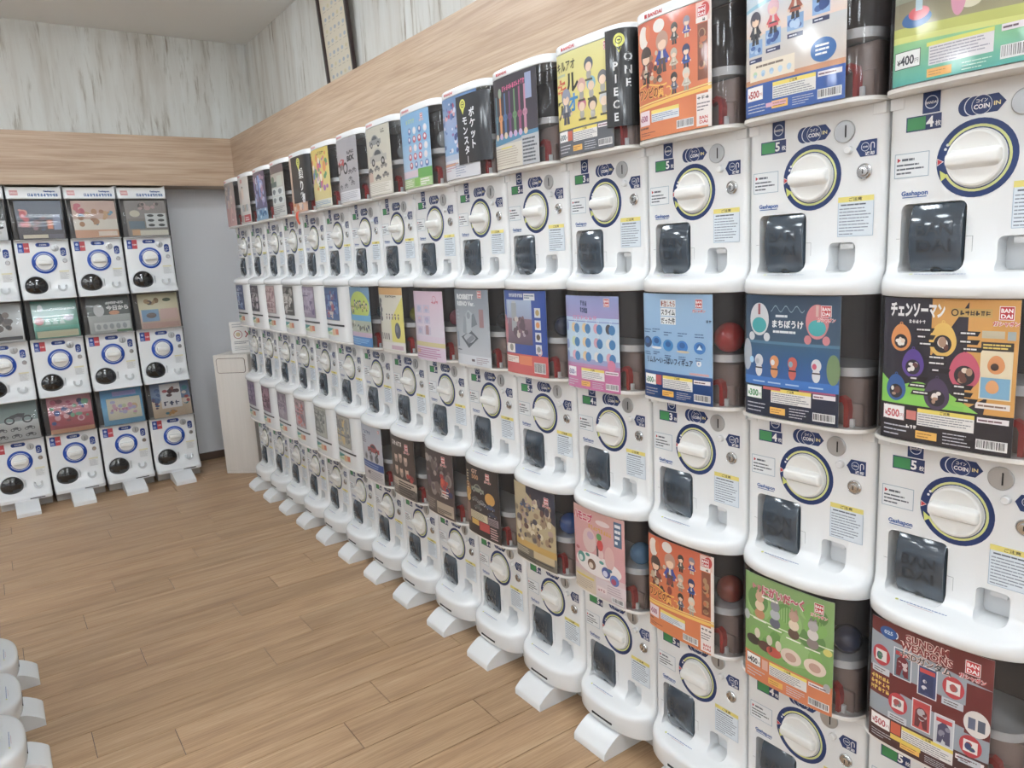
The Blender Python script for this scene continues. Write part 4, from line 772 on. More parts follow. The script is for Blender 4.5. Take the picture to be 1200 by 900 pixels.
# ------------------------------------------------------------------ assembling the machines of the long wall
DESC = {  # what singles each machine out
 (0, 0): 'green and teal poster priced 400', (1, 0): 'peach poster of four toys on blue stands', (2, 0): 'orange poster', (3, 0): 'yellow poster and black vertical lettered tag',
 (4, 0): 'dark poster of coloured straps', (5, 0): 'blue poster half covered by a black tag', (6, 0): 'sky blue poster with green blocks', (7, 0): 'cream poster of grey cars', (8, 0): 'grey poster of a red motorbike',
 (9, 0): 'yellow poster crowded with bright colours', (10, 0): 'black three-character tag over its poster', (11, 0): 'pale poster with a green car and grey tiles', (12, 0): 'purple and blue poster', (13, 0): 'whitish poster with a red corner block', (14, 0): 'pinkish poster, last before the back wall',
 (0, 1): 'black and orange poster of coloured eggs', (1, 1): 'dark teal poster of two helmets', (2, 1): 'light blue poster of five blue blobs', (3, 1): 'lilac and pink poster with blue balls', (4, 1): 'royal blue and red poster', (5, 1): 'grey poster of a folded grey gadget', (6, 1): 'pale pink poster', (7, 1): 'cream and yellow poster', (8, 1): 'blue and lime green poster',
 (9, 1): 'blue and red card in an opaque white front', (10, 1): 'plain lilac card in an opaque white front', (11, 1): 'black and white card in an opaque white front', (12, 1): 'dusty pink card in an opaque white front', (13, 1): 'dark purple card in an opaque white front', (14, 1): 'blue-grey card in an opaque white front',
 (0, 2): 'dark red poster priced 500', (1, 2): 'green and orange poster', (2, 2): 'orange poster', (3, 2): 'pink poster', (4, 2): 'tan poster crowded with figures', (5, 2): 'black and amber poster of cars', (6, 2): 'brown poster with a red splash', (7, 2): 'dark brown poster of faces', (8, 2): 'white poster with a royal blue stripe',
 (9, 2): 'grey and ochre card in an opaque white front', (10, 2): 'grey-green card in an opaque white front', (11, 2): 'pink and red card in an opaque white front', (12, 2): 'greyish mauve card in an opaque white front', (13, 2): 'dark rose card in an opaque white front', (14, 2): 'violet card in an opaque white front'}
TIER = ('top', 'middle', 'bottom')
COMMON = [('dial_sticker', None), ('brand_sticker', None), ('coin_sticker', None), ('return_sticker', None), ('instruction_sticker', None), ('maker_logo', None), ('notice_sticker', None), ('tray_notice', None),
          ('return_button', None), ('coin_return', None), ('hinge_cover1', None), ('hinge_cover-1', None), ('seam', None)]
def put(key, parent, name=None):
    me, m = P[key]; return link(name or me.name, me, m, parent)
for k in list(P): P[k][0].name = {'body_bottom': 'body', 'price2': 'price_sticker', 'price3': 'price_sticker', 'price4': 'price_sticker', 'price5': 'price_sticker'}.get(k, k)
def pname(k): return 'price_sticker' if k.startswith('price') else {'body_bottom': 'body'}.get(k, k.rstrip('-1'))
def put(key, parent): me, m = P[key]; return link(pname(key), me, m, parent)
def chassis(root, tier, price, clear_front=True):
    put('body_bottom' if tier == 2 else 'body', root); put('globe_base', root)
    for k, _ in COMMON: put(k, root)
    put('price'+price, root)
    d = put('dial', root); put('grip', d)
    f = put('capsule_flap', root); put('flap_lettering', f); put('finger_notch', f)
    c = put('coin_slot', root); put('slit', c)
    kl = put('key_lock', root); put('key_hole', kl)
    if tier == 2: put('vent_slot', root)
    if tier == 0:
        l = put('lid', root); put('lid_lettering', l)
    if clear_front:
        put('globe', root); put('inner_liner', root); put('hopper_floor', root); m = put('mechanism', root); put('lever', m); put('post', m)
def card_front(root, col, row, bgc, cols):
    cv = put('white_cover', root); r = random.Random(col*10+row)
    p = Print(postermap(-.122, .228, .0008, 1), 9)
    p.rect(-3, -3, 186, 151, '8a8c90', -.5); p.rect(0, 0, 183, 148, bgc, 0); p.blobs(4, 4, 179, 144, cols, 40, 6, 20, r, .6)
    for k in range(5): y = r.uniform(6, 130); p.dashes(8, y, 175, y+10, 1, r.choice(cols), r, 3, .6)
    link('display_card', p.mesh('display_card'), None, root)
    p = Print(postermap(-.120, .1995, .0008, 1), 9); p.rect(0, 0, 222, 9, '3c3d40', 0); link('slot', p.mesh('slot', 'sticker'), None, root)
    p = Print(postermap(-.128, .152, .0008, 1), 9); p.rect(0, 0, 170, 36, 'dfe6dc', 0); p.strip(0, 108, lambda x: 6+.24*x, lambda x: 36, '3f9c98', 1); p.rect(96, 4, 132, 34, 'e4b98a', 1); p.rect(134, 8, 166, 34, 'd87a5c', 1.5); p.rect(30, 6, 92, 18, 'b8d0a0', 1.4)
    link('price_card', p.mesh('price_card', 'sticker'), None, root)
def lettered_tag(root, which):
    if which == 'D':
        p = Print(postermap(.080, .172, .006, 1), 7); W_, H_ = 88, 222
        p.rect(0, 0, W_, H_, '17181c', 0); pin(p, 40, 196, 15); p.vtext('ONE', 62, 148, 26, 'e6e8ea', 1.12, 1, .03); p.vtext('PIECE', 30, 130, 26, 'e6e8ea', 1.12, 1, .03)
    elif which == 'F':
        p = Print(postermap(-.012, .168, .006, 1), 7); W_, H_ = 160, 205
        p.rect(0, 0, W_, H_, '1c2028', 0); pin(p, 38, 178, 16); p.vtext('ポケット', 84, 138, 30, 'e6eaee', 1.05, 1, .03, 2); p.vtext('モンスター', 46, 118, 28, 'e6eaee', 1.05, 1, .03, 2)
    else:
        p = Print(postermap(-.060, .170, .006, 1), 7); W_, H_ = 205, 214
        p.rect(0, 0, W_, H_, '191a1e', 0); pin(p, 100, 184, 20); p.vtext('乗り物', 122, 112, 50, 'e8eaec', 1.1, 1, .04)
    link('black_tag', p.mesh('black_tag'), None, root)
def pin(p, x, y, k):
    p.ell(x, y, k, k, 'dfe04a', 1); p.poly([(x-k*.6, y-k*.75), (x, y-k*1.9), (x+k*.6, y-k*.75)], 'dfe04a', 1); p.ring(x, y, k*.45, k*.6, '2c2c20', 1.4, n=20); p.rect(x-k*.3, y-k*.1, x+k*.3, y+k*.1, '2c2c20', 1.4)
PRICE = {(0, 0): '4', (1, 1): '4', (2, 1): '3', (3, 0): '3', (3, 1): '4', (1, 2): '4'}
POFF = {(1, 1): (-.116, .1295), (1, 2): (-.113, .122), (2, 2): (-.118, .122), (6, 1): (-.113, .118), (3, 1): (-.119, .118), (0, 1): (-.117, .1295)}
for row in range(3):
    for col in range(15):
        y = Y0+W*col
        near = (col, row)
        root = empty('capsule_machine', (XP, y, ZD[row]-V0), -math.pi/2)
        tag(root, f'capsule machine with {DESC[near]}, {TIER[row]} tier, long wall', 'vending machine', 'capsule machines along the long wall')
        if near in POSTERS:
            chassis(root, row, PRICE.get(near, '5'))
            p = new_poster(*POFF.get(near, (-.119, .128))); POSTERS[near](p, random.Random(col*7+row)); link('poster', p.mesh('poster'), None, root)
            if row == 0 and col in (3, 5, 10): lettered_tag(root, {3: 'D', 5: 'F', 10: 'K'}[col])
        else:
            chassis(root, row, PRICE.get(near, '3'), False); card_front(root, col, row, *CARDS[near])

# a small red paper tab hanging below the container of the machine with the three-character tag
def paper_tab():
    root = next(o for o in COL.objects if o.get('label', '').startswith('capsule machine with black three-character tag'))
    bm = bmesh.new(); rows = []
    for i in range(9):
        t = i/8; z = V0+.128-.062*t; y = -.062-.012*math.sin(t*2.6); x = -.020+.034*t; hw = .026*(1-.55*t)
        rows.append([bm.verts.new((x-hw, y, z)), bm.verts.new((x+hw, y-.003, z+.006)), bm.verts.new((x+hw, y-.0022, z+.006)), bm.verts.new((x-hw, y+.0008, z))])
    for a, b in zip(rows, rows[1:]):
        for i in range(4): bm.faces.new((a[i], a[(i+1) % 4], b[(i+1) % 4], b[i]))
    bm.faces.new(rows[0]); bm.faces.new(rows[-1]); link('paper_tab', bm_mesh('paper_tab', bm, 40), mat('orange_red_paper', 'd4553a', .5), root)
paper_tab()

# a stand with a wedge-shaped foot under each column
def stand_meshes():
    bm = bmesh.new(); box(bm, -.140, .140, .03, .38, .0005, .0622, bev=.002, seg=1); base = bm_mesh('base', bm)
    bm = bmesh.new(); prof = [(-.1225, .0005), (-.1225, .018), (-.119, .024), (-.105, .036), (-.090, .046), (-.078, .053), (-.068, .057), (-.055, .0575), (.028, .0575), (.028, .0005)]
    a = [bm.verts.new((-.0665, y, z)) for y, z in prof]; b = [bm.verts.new((.0665, y, z)) for y, z in prof]; n = len(prof)
    for i in range(n): bm.faces.new((a[i], a[(i+1) % n], b[(i+1) % n], b[i]))
    bm.faces.new(a); bm.faces.new(b); return base, bm_mesh('foot', bm, 40)
SB, SF = stand_meshes()
def stand(loc, rot, label, group):
    t = empty('machine_stand', loc, rot); tag(t, label, 'stand', group); link('base', SB, 'base', t); link('foot', SF, 'white', t); return t
for col in range(15):
    stand((XP, Y0+W*col, 0), -math.pi/2, f'white foot under the column topped by {DESC[(col, 0)].split(",")[0]}', 'stands along the long wall')

# toy capsules lying in the clear containers
def capsule_meshes():
    bm = bmesh.new(); bmesh.ops.create_uvsphere(bm, u_segments=24, v_segments=16, radius=.031)
    bmesh.ops.bisect_plane(bm, geom=bm.verts[:]+bm.edges[:]+bm.faces[:], plane_co=(0, 0, 0), plane_no=(0, 0, 1), clear_outer=True); lo = bm_mesh('lower_shell', bm, 60)
    bm = bmesh.new(); bmesh.ops.create_uvsphere(bm, u_segments=24, v_segments=16, radius=.0302)
    bmesh.ops.bisect_plane(bm, geom=bm.verts[:]+bm.edges[:]+bm.faces[:], plane_co=(0, 0, 0), plane_no=(0, 0, 1), clear_inner=True); hi = bm_mesh('upper_shell', bm, 60); return lo, hi
CLO, CHI = capsule_meshes()
def capsule(col, row, c, name, u=.106, d=.004, k=1.0):
    m = mat(name+'_capsule_plastic', c, .15, coat=.3)
    t = empty('toy_capsule', (XP+d, Y0+W*col-u, ZD[row]+.2462+.031*k)); t.scale = (k, k, k); t.rotation_euler = (.5, .3, .2)
    tag(t, f'{name} toy capsule behind the {DESC[(col, row)]}, {TIER[row]} tier', 'capsule', 'toy capsules in the machines')
    for n_, me in (('lower_shell', CLO), ('upper_shell', CHI)): link(n_, me.copy(), m, t)
for a in ((2, 1, 'b5221e', 'red', .100, .002, 1.15), (4, 1, '1d2a4c', 'navy'), (5, 1, '1a1c22', 'black', .110), (7, 1, '8a8a34', 'olive'), (6, 1, '7a1e34', 'crimson'), (8, 1, '1d3a44', 'dark teal'), (4, 2, '1c4f96', 'blue', .1, .002, 1.1), (3, 2, '5a8cb4', 'pale blue', .100), (2, 2, '8a2e1c', 'rust red', .1, .006, 1.1), (1, 2, '1c2c50', 'midnight blue', .10), (6, 0, '9aa0a2', 'grey', .105), (7, 0, '8c9294', 'silver grey', .105)):
    capsule(*a)

# ------------------------------------------------------------------ same machines on the island at the left
for row in range(3):
    for k, y in enumerate((3.054, 2.757, 2.460)):
        root = empty('capsule_machine', (-.155, y, ZD[row]-V0), math.pi/2); where = ('farthest', 'middle', 'nearest')[k]
        tag(root, f'capsule machine of the island facing the long wall, {TIER[row]} tier, {where} column', 'vending machine', 'capsule machines on the island')
        chassis(root, row, '3'); p = new_poster(); r = random.Random(k*5+row); sheet(p, 'c9d4e0', 'dfe2e8'); p.blobs(8, 70, 216, 244, ['5a7ab0', 'd08a6a', '7ab08a', 'e0c86a'], 24, 8, 22, r); foot(p, r, '3a5a8c', '300'); link('poster', p.mesh('poster'), None, root)
for k, y in enumerate((3.054, 2.757, 2.460)):
    stand((-.155, y, 0), math.pi/2, f'white wedge foot of the island facing the long wall, {("farthest", "middle", "nearest")[k]} column', 'stands on the island')

# ------------------------------------------------------------------ older machines along the back wall
ZB = (1.5135, 0.906, 0.2985); YP = 5.465; BH = .1445
Q = {}
def flat_contour(D, hw=BH, depth=.33): return contour(hw, D, 26, .010, depth, N=24)
def wb(v):                       # container front, measured outwards, by height
    t = max(0, (v-.20)/.185); return .034-.060*t**2.2
def build_back():
    def body(bottom):
        pr = [(-.238 if bottom else -.223, .072), (-.218, .074), (-.213, .070), (-.205, .052), (-.19, .030), (-.165, .012), (-.13, .003), (-.10, 0), (0, 0), (.10, 0), (.134, 0)]
        return loft([(V0+v, flat_contour(D)) for v, D in pr], 'body', 40)
    Q['body'] = (body(False), 'white'); Q['body_bottom'] = (body(True), 'white')
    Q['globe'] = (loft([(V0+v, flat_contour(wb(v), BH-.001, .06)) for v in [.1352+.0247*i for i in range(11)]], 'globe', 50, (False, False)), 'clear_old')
    bm = bmesh.new(); z0, z1 = V0+.1385, V0+.383
    box(bm, -.135, .135, .060, .066, z0, z1); box(bm, -.140, -.136, .0, .066, z0, z1); box(bm, .136, .140, .0, .066, z0, z1); box(bm, -.135, .135, .01, .06, z1-.004, z1)
    Q['inner_liner'] = (bm_mesh('inner_liner', bm), 'liner')
    Q['globe_base'] = (box_mesh('globe_base', -.143, .143, -.034, .06, V0+.1345, V0+.138, bev=.001, seg=1), 'lightgrey')
    for sx in (-1, 1): Q['gap_shade_sheet%d' % sx] = (box_mesh('gap_shade_sheet', *sorted((sx*.1448, sx*.1478)), .004, .33, V0-.222, V0+.383), 'gap')  # black sheets added so the gaps between columns read as shaded
    cp = [(.384, .004), (.388, .006), (.40, .004), (.42, -.006), (.438, -.024), (.452, -.05), (.461, -.085), (.466, -.13)]
    Q['cap'] = (loft([(V0+v, flat_contour(D)) for v, D in cp], 'cap', 40), 'white')
    def capmap(x, y, L):
        v = .386+y*.001
        for (v0, d0), (v1, d1) in zip(cp, cp[1:]):
            if v0 <= v <= v1: D = d0+(d1-d0)*(v-v0)/(v1-v0); break
        else: D = -.1
        return (x*.001, -(D+.0014+L*.0003), V0+v+L*.0003)
    pr = Print(capmap, 8)
    for i in range(8): pr.rect(-124, 18+i*4, -82, 22+i*4, 'e2a4a4', 0)
    pr.text('BANDAI', -120, 27, 14, 'f6eaea', 4, .03, 34); pr.title(10, -34, 10, 24, '3b6aa8', 2, 0, 162); pr.text('Gashapon', 52, 38, 16, '1f4f98', 3, .04, 62)
    Q['cap_lettering'] = (pr.mesh('cap_lettering', 'sticker'), None)
    bm = bmesh.new(); disc(bm, 0, V0, [(.068, -.0002), (.068, -.004), (.066, -.005), (.049, -.005), (.048, -.003)], 40); Q['dial_ring'] = (bm_mesh('dial_ring', bm, 30), mat('blue_dial_ring', '1f4aa2', .3))
    pr = Print(flatmap(0, V0, .0056), 50); pr.ring(0, 0, 52, 55, 'e8eef6', 0, 20, 160); pr.ring(0, 0, 52, 55, 'e8eef6', 0, 200, 340); Q['dial_marks'] = (pr.mesh('dial_marks', 'sticker'), None)
    bm = bmesh.new(); disc(bm, 0, V0, [(.047, -.002), (.047, -.009), (.044, -.012), (.036, -.013)], 36); Q['dial'] = (bm_mesh('dial', bm, 30), 'knob')
    bm = bmesh.new(); box(bm, -.036, .036, -.036, -.008, V0-.012, V0+.012, bev=.005, seg=3)
    Q['grip'] = (bm_mesh('grip', bm, 40), 'knob')
    bm = bmesh.new(); prof = [(.062*math.cos(a), -.010-.030*math.sin(a)) for a in [i*math.pi/2/9 for i in range(9)]]+[(.004, -.040)]
    disc(bm, -.062, V0-.144, [(.064, .0)]+prof, 36); Q['capsule_dome'] = (bm_mesh('capsule_dome', bm, 50), 'blackdome')
    bm = bmesh.new(); disc(bm, -.062, V0-.147, [(.070, .02), (.070, -.012), (.067, -.014)], 36); Q['dome_bezel'] = (bm_mesh('dome_bezel', bm, 30), 'lightgrey')
    bm = bmesh.new(); disc(bm, .066, V0+.086, [(.021, 0), (.021, -.003), (.019, -.004)], 24); Q['coin_slot'] = (bm_mesh('coin_slot', bm, 30), 'coin')
    Q['slit'] = (box_mesh('slit', .0645, .0668, -.0046, -.003, V0+.074, V0+.098), 'slit')
    bm = bmesh.new(); disc(bm, .110, V0+.006, [(.013, 0), (.013, -.003), (.011, -.005), (.007, -.005)], 20); Q['key_lock'] = (bm_mesh('key_lock', bm, 25), 'chrome')
    bm = bmesh.new(); pts = []                                  # clear horseshoe of the coin return
    for i in range(15): a = math.radians(-215+250*i/14); pts.append((.026*math.cos(a), .026*math.sin(a)))
    for i in range(14, -1, -1): a = math.radians(-215+250*i/14); pts.append((.015*math.cos(a), .015*math.sin(a)))
    prism(bm, [(.076+x, V0-.156+z) for x, z in pts], -.034, -.004); Q['coin_return'] = (bm_mesh('coin_return', bm, 30), 'grey')
    Q['seam'] = (box_mesh('seam', .0105, .0118, -.0135, -.002, V0-.167, V0-.118), 'seam')
    BL = '1144a0'
    pr = Print(flatmap(0, V0)); pr.rect(-128, 62, -98, 120, BL, 0); pr.rect(-98, 62, -68, 120, 'c63a44', 0); pr.dashes(-124, 66, -102, 84, 2, 'a8b8e0', random.Random(1), 1, .6); pr.ell(-113, 102, 8, 8, 'b8c8e8', 1); pr.text('100', -83, 84, 14, 'f2dcdc', 1, .03, 22, 'c'); Q['price_sticker'] = (pr.mesh('price_sticker', 'sticker'), None)
    pr = Print(flatmap(0, V0)); pr.rect(-22, 95, 30, 119, BL, 0); pr.ell(-22, 107, 12, 12, BL, 0); pr.ell(30, 107, 12, 12, BL, 0); pr.text('COIN', 4, 102, 13, 'dfe8f6', 1, .03, 38, 'c'); Q['coin_sticker'] = (pr.mesh('coin_sticker', 'sticker'), None)
    pr = Print(flatmap(0, V0)); pr.rect(93, 44, 123, 76, BL, 0); pr.ell(108, 76, 15, 11, BL, 0); pr.ell(108, 44, 15, 9, BL, 0); pr.ring(108, 64, 6, 8, 'dfe8f6', 1, n=20); pr.dashes(98, 40, 118, 52, 2, 'dfe8f6', random.Random(2), 1, .5); Q['return_sticker'] = (pr.mesh('return_sticker', 'sticker'), None)
    pr = Print(flatmap(0, V0)); pr.rect(70, -110, 124, -54, 'e9ebea', 0); pr.rect(70, -62, 124, -54, 'e6dfb4', 1); pr.dashes(73, -108, 121, -64, 7, 'b0b4b8', random.Random(3), 1, .35); Q['notice_sticker'] = (pr.mesh('notice_sticker', 'sticker'), None)
    Q['vent_slot'] = (box_mesh('vent_slot', .02, .10, -.0745, -.066, V0-.231, V0-.226), 'slit')
build_back()
def bcard(fn, r):
    p = Print(lambda x, y, L: (x*.00118-.112, -(.026-.040*y/230+L*.00025), V0+.141+y*.00098), 230)
    n = 12                                                        # the sheet follows the curved front
    for i in range(n): fn_bg = (i/n*236, (i+1)/n*236)
    fn(p, r); return p
def bs(p, a, b=None):
    b = b or a; A, B = lin(a), lin(b)
    for i in range(12): p.rect(0, i*19.6, 208, (i+1)*19.6, a if i < 6 else b, 0)
def bw(p, x0, y0, x1, y1, c, L=1):
    n = max(1, int((y1-y0)/10))
    for i in range(n): p.rect(x0, y0+(y1-y0)*i/n, x1, y0+(y1-y0)*(i+1)/n, c, L)
def b00(p, r): bs(p, 'd8d8d6', '5a5c5c'); p.blobs(6, 20, 200, 220, ['2c2c2e', 'c4c4c0', '8a8c8a'], 24, 6, 20, r, 2)
def b10(p, r):
    bs(p, '3f3238', '6a7280'); p.blobs(6, 60, 60, 190, ['d8605c', 'e08a80', 'c84a50'], 10, 8, 17, r, 2); p.blobs(50, 50, 130, 150, ['4a5870', '3c4660', '8a5a60'], 12, 8, 16, r, 2); bw(p, 134, 62, 158, 118, 'd87a54', 2); bw(p, 162, 56, 196, 150, '8a94b0', 2); bw(p, 20, 6, 130, 28, 'dccfb0', 2); bw(p, 134, 4, 200, 30, '55505c', 2)
def b20(p, r):
    bs(p, 'e4dccb', 'cfae9c'); bw(p, 0, 0, 208, 50, 'cf9a74', 1); p.blobs(10, 66, 200, 200, ['a8744c', 'b88458', '4a86a0', 'c49a6a', '8a5a40'], 18, 8, 15, r, 2); bw(p, 110, 10, 200, 40, 'e4d4c4', 2); p.blobs(0, 150, 60, 225, ['b84a5a', 'c8606c'], 5, 10, 18, r, 2)
def b30(p, r):
    bs(p, '8a847c', '98908a'); p.ell(46, 150, 26, 22, 'd8d0b8', 2); p.blobs(60, 170, 200, 226, ['a47c5c', '6a6460', 'c4a4a0'], 10, 8, 18, r, 2); bw(p, 96, 56, 204, 150, 'd8dad8', 1.5)
    for i in range(2):
        for j in range(3): p.ell(124+i*52, 72+j*32, 17, 9, '4a4c4c', 2.4)
    bw(p, 10, 50, 90, 100, '5f7482', 1.6); bw(p, 40, 6, 204, 40, 'e2dcc8', 1.6); bw(p, 20, 6, 60, 44, 'd8a878', 2)
def b01(p, r): bs(p, 'd4d4d2', 'c4c6c4'); p.blobs(40, 40, 190, 190, ['5c5450', '7a6a64', '3f3a38'], 10, 10, 26, r, 2); bw(p, 20, 10, 200, 32, '3a3a3a', 2)
def b11(p, r):
    bs(p, '5aa488', '48907e'); p.ell(28, 110, 22, 24, 'b43a40', 2)
    for x in (66, 100, 132): p.poly([(x-14, 86), (x+14, 86), (x, 132)], 'a8ccc0', 2)
    p.ell(164, 122, 24, 20, 'b4b4c4', 2); bw(p, 10, 6, 200, 46, 'd9d2a8', 1.5); bw(p, 0, 52, 208, 74, '4fb49a', 1.4); p.ell(40, 190, 12, 22, 'b8d4d0', 2)
def b21(p, r):
    bs(p, 'b4b8b4', '5a625e'); p.ell(56, 150, 26, 40, 'd0d2d0', 2); p.text('今日から', 92, 150, 32, 'f0f0ec', 3, .05, 112); p.text('#8N5', 92, 188, 22, 'f0f0ec', 3, .05, 90); p.ell(130, 130, 26, 14, 'd89a74', 2); bw(p, 24, 16, 200, 70, 'd8dcd8', 1.5)
    for i in range(5): p.ell(44+i*32, 42, 11, 18, 'aab0b2', 2)
    bw(p, 130, 4, 204, 18, '5a8a5a', 2)
def b31(p, r):
    bs(p, 'd6b8a0', 'd8cfa8'); bw(p, 10, 50, 100, 130, '7fa8cc', 1.5); p.ell(60, 90, 26, 18, '6a5c58', 2); p.blobs(20, 150, 110, 220, ['8a6a40', 'b08a58', '5a4a3a'], 6, 8, 15, r, 2); bw(p, 110, 60, 200, 130, 'd8b4a8', 1.5); p.ell(150, 190, 22, 12, '5f6a4a', 2); bw(p, 10, 6, 200, 40, 'd0a898', 1.4)
def b02(p, r):
    bs(p, 'c4c6c4', '7f9490'); bike(p, 120, 140, 120, '3a3a3e', 2)
    for i in range(3):
        for j in range(2): bike(p, 40+i*62, 30+j*42, 44, '4a4a4c', 2)
def b12(p, r): bs(p, 'b8404a', 'd07c88'); p.blobs(8, 50, 200, 220, ['c04a6a', '4a5a9a', '6aa07a', 'e0a0a8', '8a3a4c', '3a3c5c'], 30, 7, 18, r, 2); bw(p, 0, 0, 208, 28, 'd89a6a', 1.5); bw(p, 20, 32, 190, 44, 'a83038', 3)
def b22(p, r): bs(p, '5aa4cc', '4a9ccc'); bw(p, 26, 34, 196, 176, 'e6dfc4', 1.5); p.blobs(34, 50, 190, 166, ['d8a4b8', 'c8d0a0', 'e0b88a', 'b8b4d8'], 16, 8, 18, r, 2); p.title(5, 40, 90, 22, 'c87aa4', 3, 0, 90); bw(p, 60, 190, 180, 220, '9a9ad4', 2)
def b32(p, r): bs(p, 'd8c0a0', '6f86a8'); bw(p, 50, 60, 160, 226, 'e9e6e4', 1.5); p.blobs(60, 130, 160, 220, ['b84a50', '8a4a44', '5a3a3c'], 8, 8, 18, r, 2); p.title(3, 60, 76, 40, '2f3a5c', 3, 0, 90); p.blobs(0, 60, 50, 220, ['3a5a8a', '4a6a9c', '5a3a5a'], 12, 8, 16, r, 2); p.blobs(160, 60, 206, 220, ['3a8a94', 'b04a50', 'e0d0c4'], 8, 8, 16, r, 2); p.blobs(60, 8, 150, 56, ['4a8a9c', 'd0984a'], 6, 8, 14, r, 2)
BC = {(0, 0): b00, (1, 0): b10, (2, 0): b20, (3, 0): b30, (0, 1): b01, (1, 1): b11, (2, 1): b21, (3, 1): b31, (0, 2): b02, (1, 2): b12, (2, 2): b22, (3, 2): b32}
BD = {(0, 0): 'black and grey card nearest the island', (1, 0): 'dark card with red and orange blobs', (2, 0): 'cream card with brown discs', (3, 0): 'grey photo card with white tiles', (0, 1): 'white card with a dark bird shape', (1, 1): 'teal green card', (2, 1): 'grey card with white lettering', (3, 1): 'beige card with a light blue panel', (0, 2): 'grey card of motorbikes', (1, 2): 'pink and red card', (2, 2): 'sky blue framed card', (3, 2): 'white and navy card'}
def putq(key, parent):
    me, m = Q[key]; return link(pname(key), me, m, parent)
BX0 = .037
for row in range(3):
    for k in range(4):
        root = empty('capsule_machine', (BX0+.30*k, YP, ZB[row]-V0), 0)
        tag(root, f'older capsule machine with {BD[(k, row)]}, {TIER[row]} tier by back wall', 'vending machine', 'older capsule machines by the back wall')
        putq('body_bottom' if row == 2 else 'body', root)
        for key in ('globe', 'globe_base', 'inner_liner', 'gap_shade_sheet1', 'gap_shade_sheet-1', 'dome_bezel', 'capsule_dome', 'coin_return', 'seam', 'price_sticker', 'coin_sticker', 'return_sticker', 'notice_sticker', 'key_lock'): putq(key, root)
        c = putq('coin_slot', root); putq('slit', c)
        rg = putq('dial_ring', root); putq('dial_marks', rg); d = putq('dial', root); g = putq('grip', d)
        if row == 2: putq('vent_slot', root)
        if row == 0: cp_ = putq('cap', root); putq('cap_lettering', cp_)
        p = bcard(BC[(k, row)], random.Random(k*3+row)); link('display_card', p.mesh('display_card'), None, root)
def back_stand():
    bm = bmesh.new(); box(bm, -.138, .138, .0, .30, .0005, .0600, bev=.002, seg=1); base = bm_mesh('base', bm)
    bm = bmesh.new(); prof = [(-.222, .0005), (-.222, .022), (-.214, .028), (-.10, .0595), (-.004, .0595), (-.004, .0005)]
    a = [bm.verts.new((-.063, y, z)) for y, z in prof]; b = [bm.verts.new((.063, y, z)) for y, z in prof]; n = len(prof)
    for i in range(n): bm.faces.new((a[i], a[(i+1) % n], b[(i+1) % n], b[i]))
    bm.faces.new(a); bm.faces.new(b); return base, bm_mesh('foot', bm, 40)
KB, KF = back_stand()
for k in range(4):
    t = empty('machine_stand', (BX0+.30*k, YP, 0)); tag(t, f'white foot of the back wall column topped by {BD[(k, 0)]}', 'stand', 'stands by the back wall')
    link('base', KB, 'base', t); link('foot', KF, 'white', t)

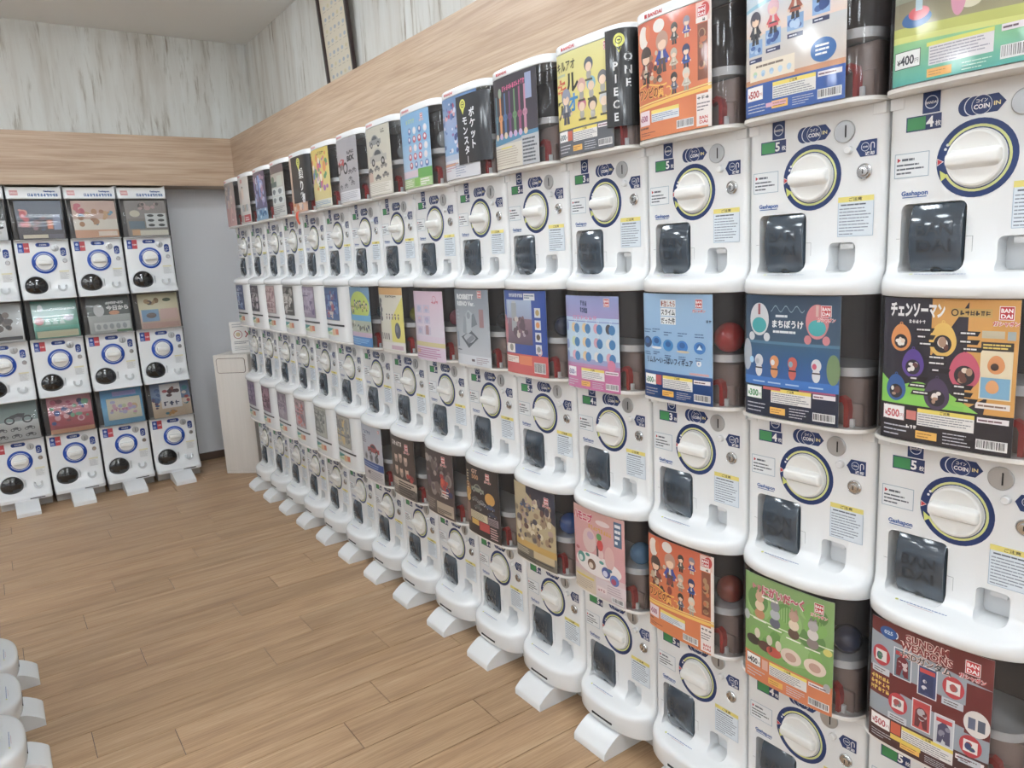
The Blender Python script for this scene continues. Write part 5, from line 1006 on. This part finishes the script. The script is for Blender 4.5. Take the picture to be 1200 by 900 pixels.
# ------------------------------------------------------------------ waste bin with a small sign, and the framed notice
def bin_and_sign():
    ax = math.atan2(5.130-5.300, 1.399-1.216); c = ((1.216+1.399)/2, (5.300+5.130)/2)
    t = empty('waste_bin', (c[0], c[1], 0), ax); tag(t, 'beige wooden waste bin with an outlined flap, in the corner', 'waste bin')
    w_, d_, h_ = .125, .25, .838
    bm = bmesh.new(); box(bm, -w_, w_, 0, d_, .022, h_, bev=.003, seg=2); link('body', bm_mesh('body', bm, 35), 'bin', t)
    link('plinth', box_mesh('plinth', -w_, w_, .004, d_, .0005, .0215, bev=.001), 'bin', t)
    bm = bmesh.new(); prism(bm, rrect(-w_+.020, w_-.022, h_-.125, h_-.022, .018), -.0015, .001); rim = link('flap_gap', bm_mesh('flap_gap', bm), 'skirt', t)
    bm = bmesh.new(); prism(bm, rrect(-w_+.0235, w_-.0255, h_-.1215, h_-.0255, .0155), -.003, .0); link('flap', bm_mesh('flap', bm), 'bin', t)
    s = empty('notice_sign', (1.3475, 5.275, h_), -.30); tag(s, 'small white notice with a red circle and cross on the bin', 'sign')
    link('board', box_mesh('board', -.005, .180, .0, .004, .0005, .215, bev=.0008, seg=1), 'warmwhite', s)
    p = Print(lambda x, y, L: (x*.001, -.0008-L*.0002, y*.001)); r = random.Random(5)
    p.ring(44, 128, 25, 29, 'b04a48', 0); p.ell(44, 128, 15, 15, 'c9b48a', 0); p.poly([(88, 108), (94, 104), (124, 148), (118, 152)], 'b04048', 0); p.poly([(118, 104), (124, 108), (94, 152), (88, 148)], 'b04048', .5)
    p.dashes(10, 176, 120, 206, 2, 'b8b8bc', r, 0, .4); p.dashes(14, 62, 150, 84, 2, '8a8c90', r, 0, .4); p.dashes(14, 18, 150, 50, 3, 'b4b4b4', r, 0, .35); link('print', p.mesh('print', 'sticker'), None, s)
bin_and_sign()
def frame():
    t = empty('picture_frame', (1.8155, 4.072, 2.40), -math.pi/2); t.rotation_euler = (.062, 0, -math.pi/2)
    tag(t, 'dark framed cream notice hanging above the wooden band', 'picture frame')
    hw, h, b = .188, .58, .017
    bm = bmesh.new()
    for a in ((-hw, -hw+b, 0, h), (hw-b, hw, 0, h), (-hw+b, hw-b, 0, b), (-hw+b, hw-b, h-b, h)): box(bm, a[0], a[1], -.030, -.008, a[2], a[3], bev=.0015, seg=1)
    link('moulding', bm_mesh('moulding', bm), 'frame', t)
    p = Print(lambda x, y, L: (x*.001, -.014-L*.0003, y*.001)); r = random.Random(8)
    p.rect(-174, 14, 174, 566, 'e2d8c2', 0); p.dashes(-140, 468, 60, 490, 1, 'a89a8a', r, 1, .5)
    for j in range(7):
        for i in range(5): p.ell(-120+i*56, 60+j*60, 15, 10, ['a8b4c4', 'b0bcc8', 'c0c4c8', 'b4b6bc', 'd8ccA0'][(i*3+j) % 5], 1); p.dashes(-142+i*56, 36+j*60, -98+i*56, 44+j*60, 1, 'b8b0a4', r, 1, .5)
    link('notice', p.mesh('notice', 'sticker'), None, t)
frame()
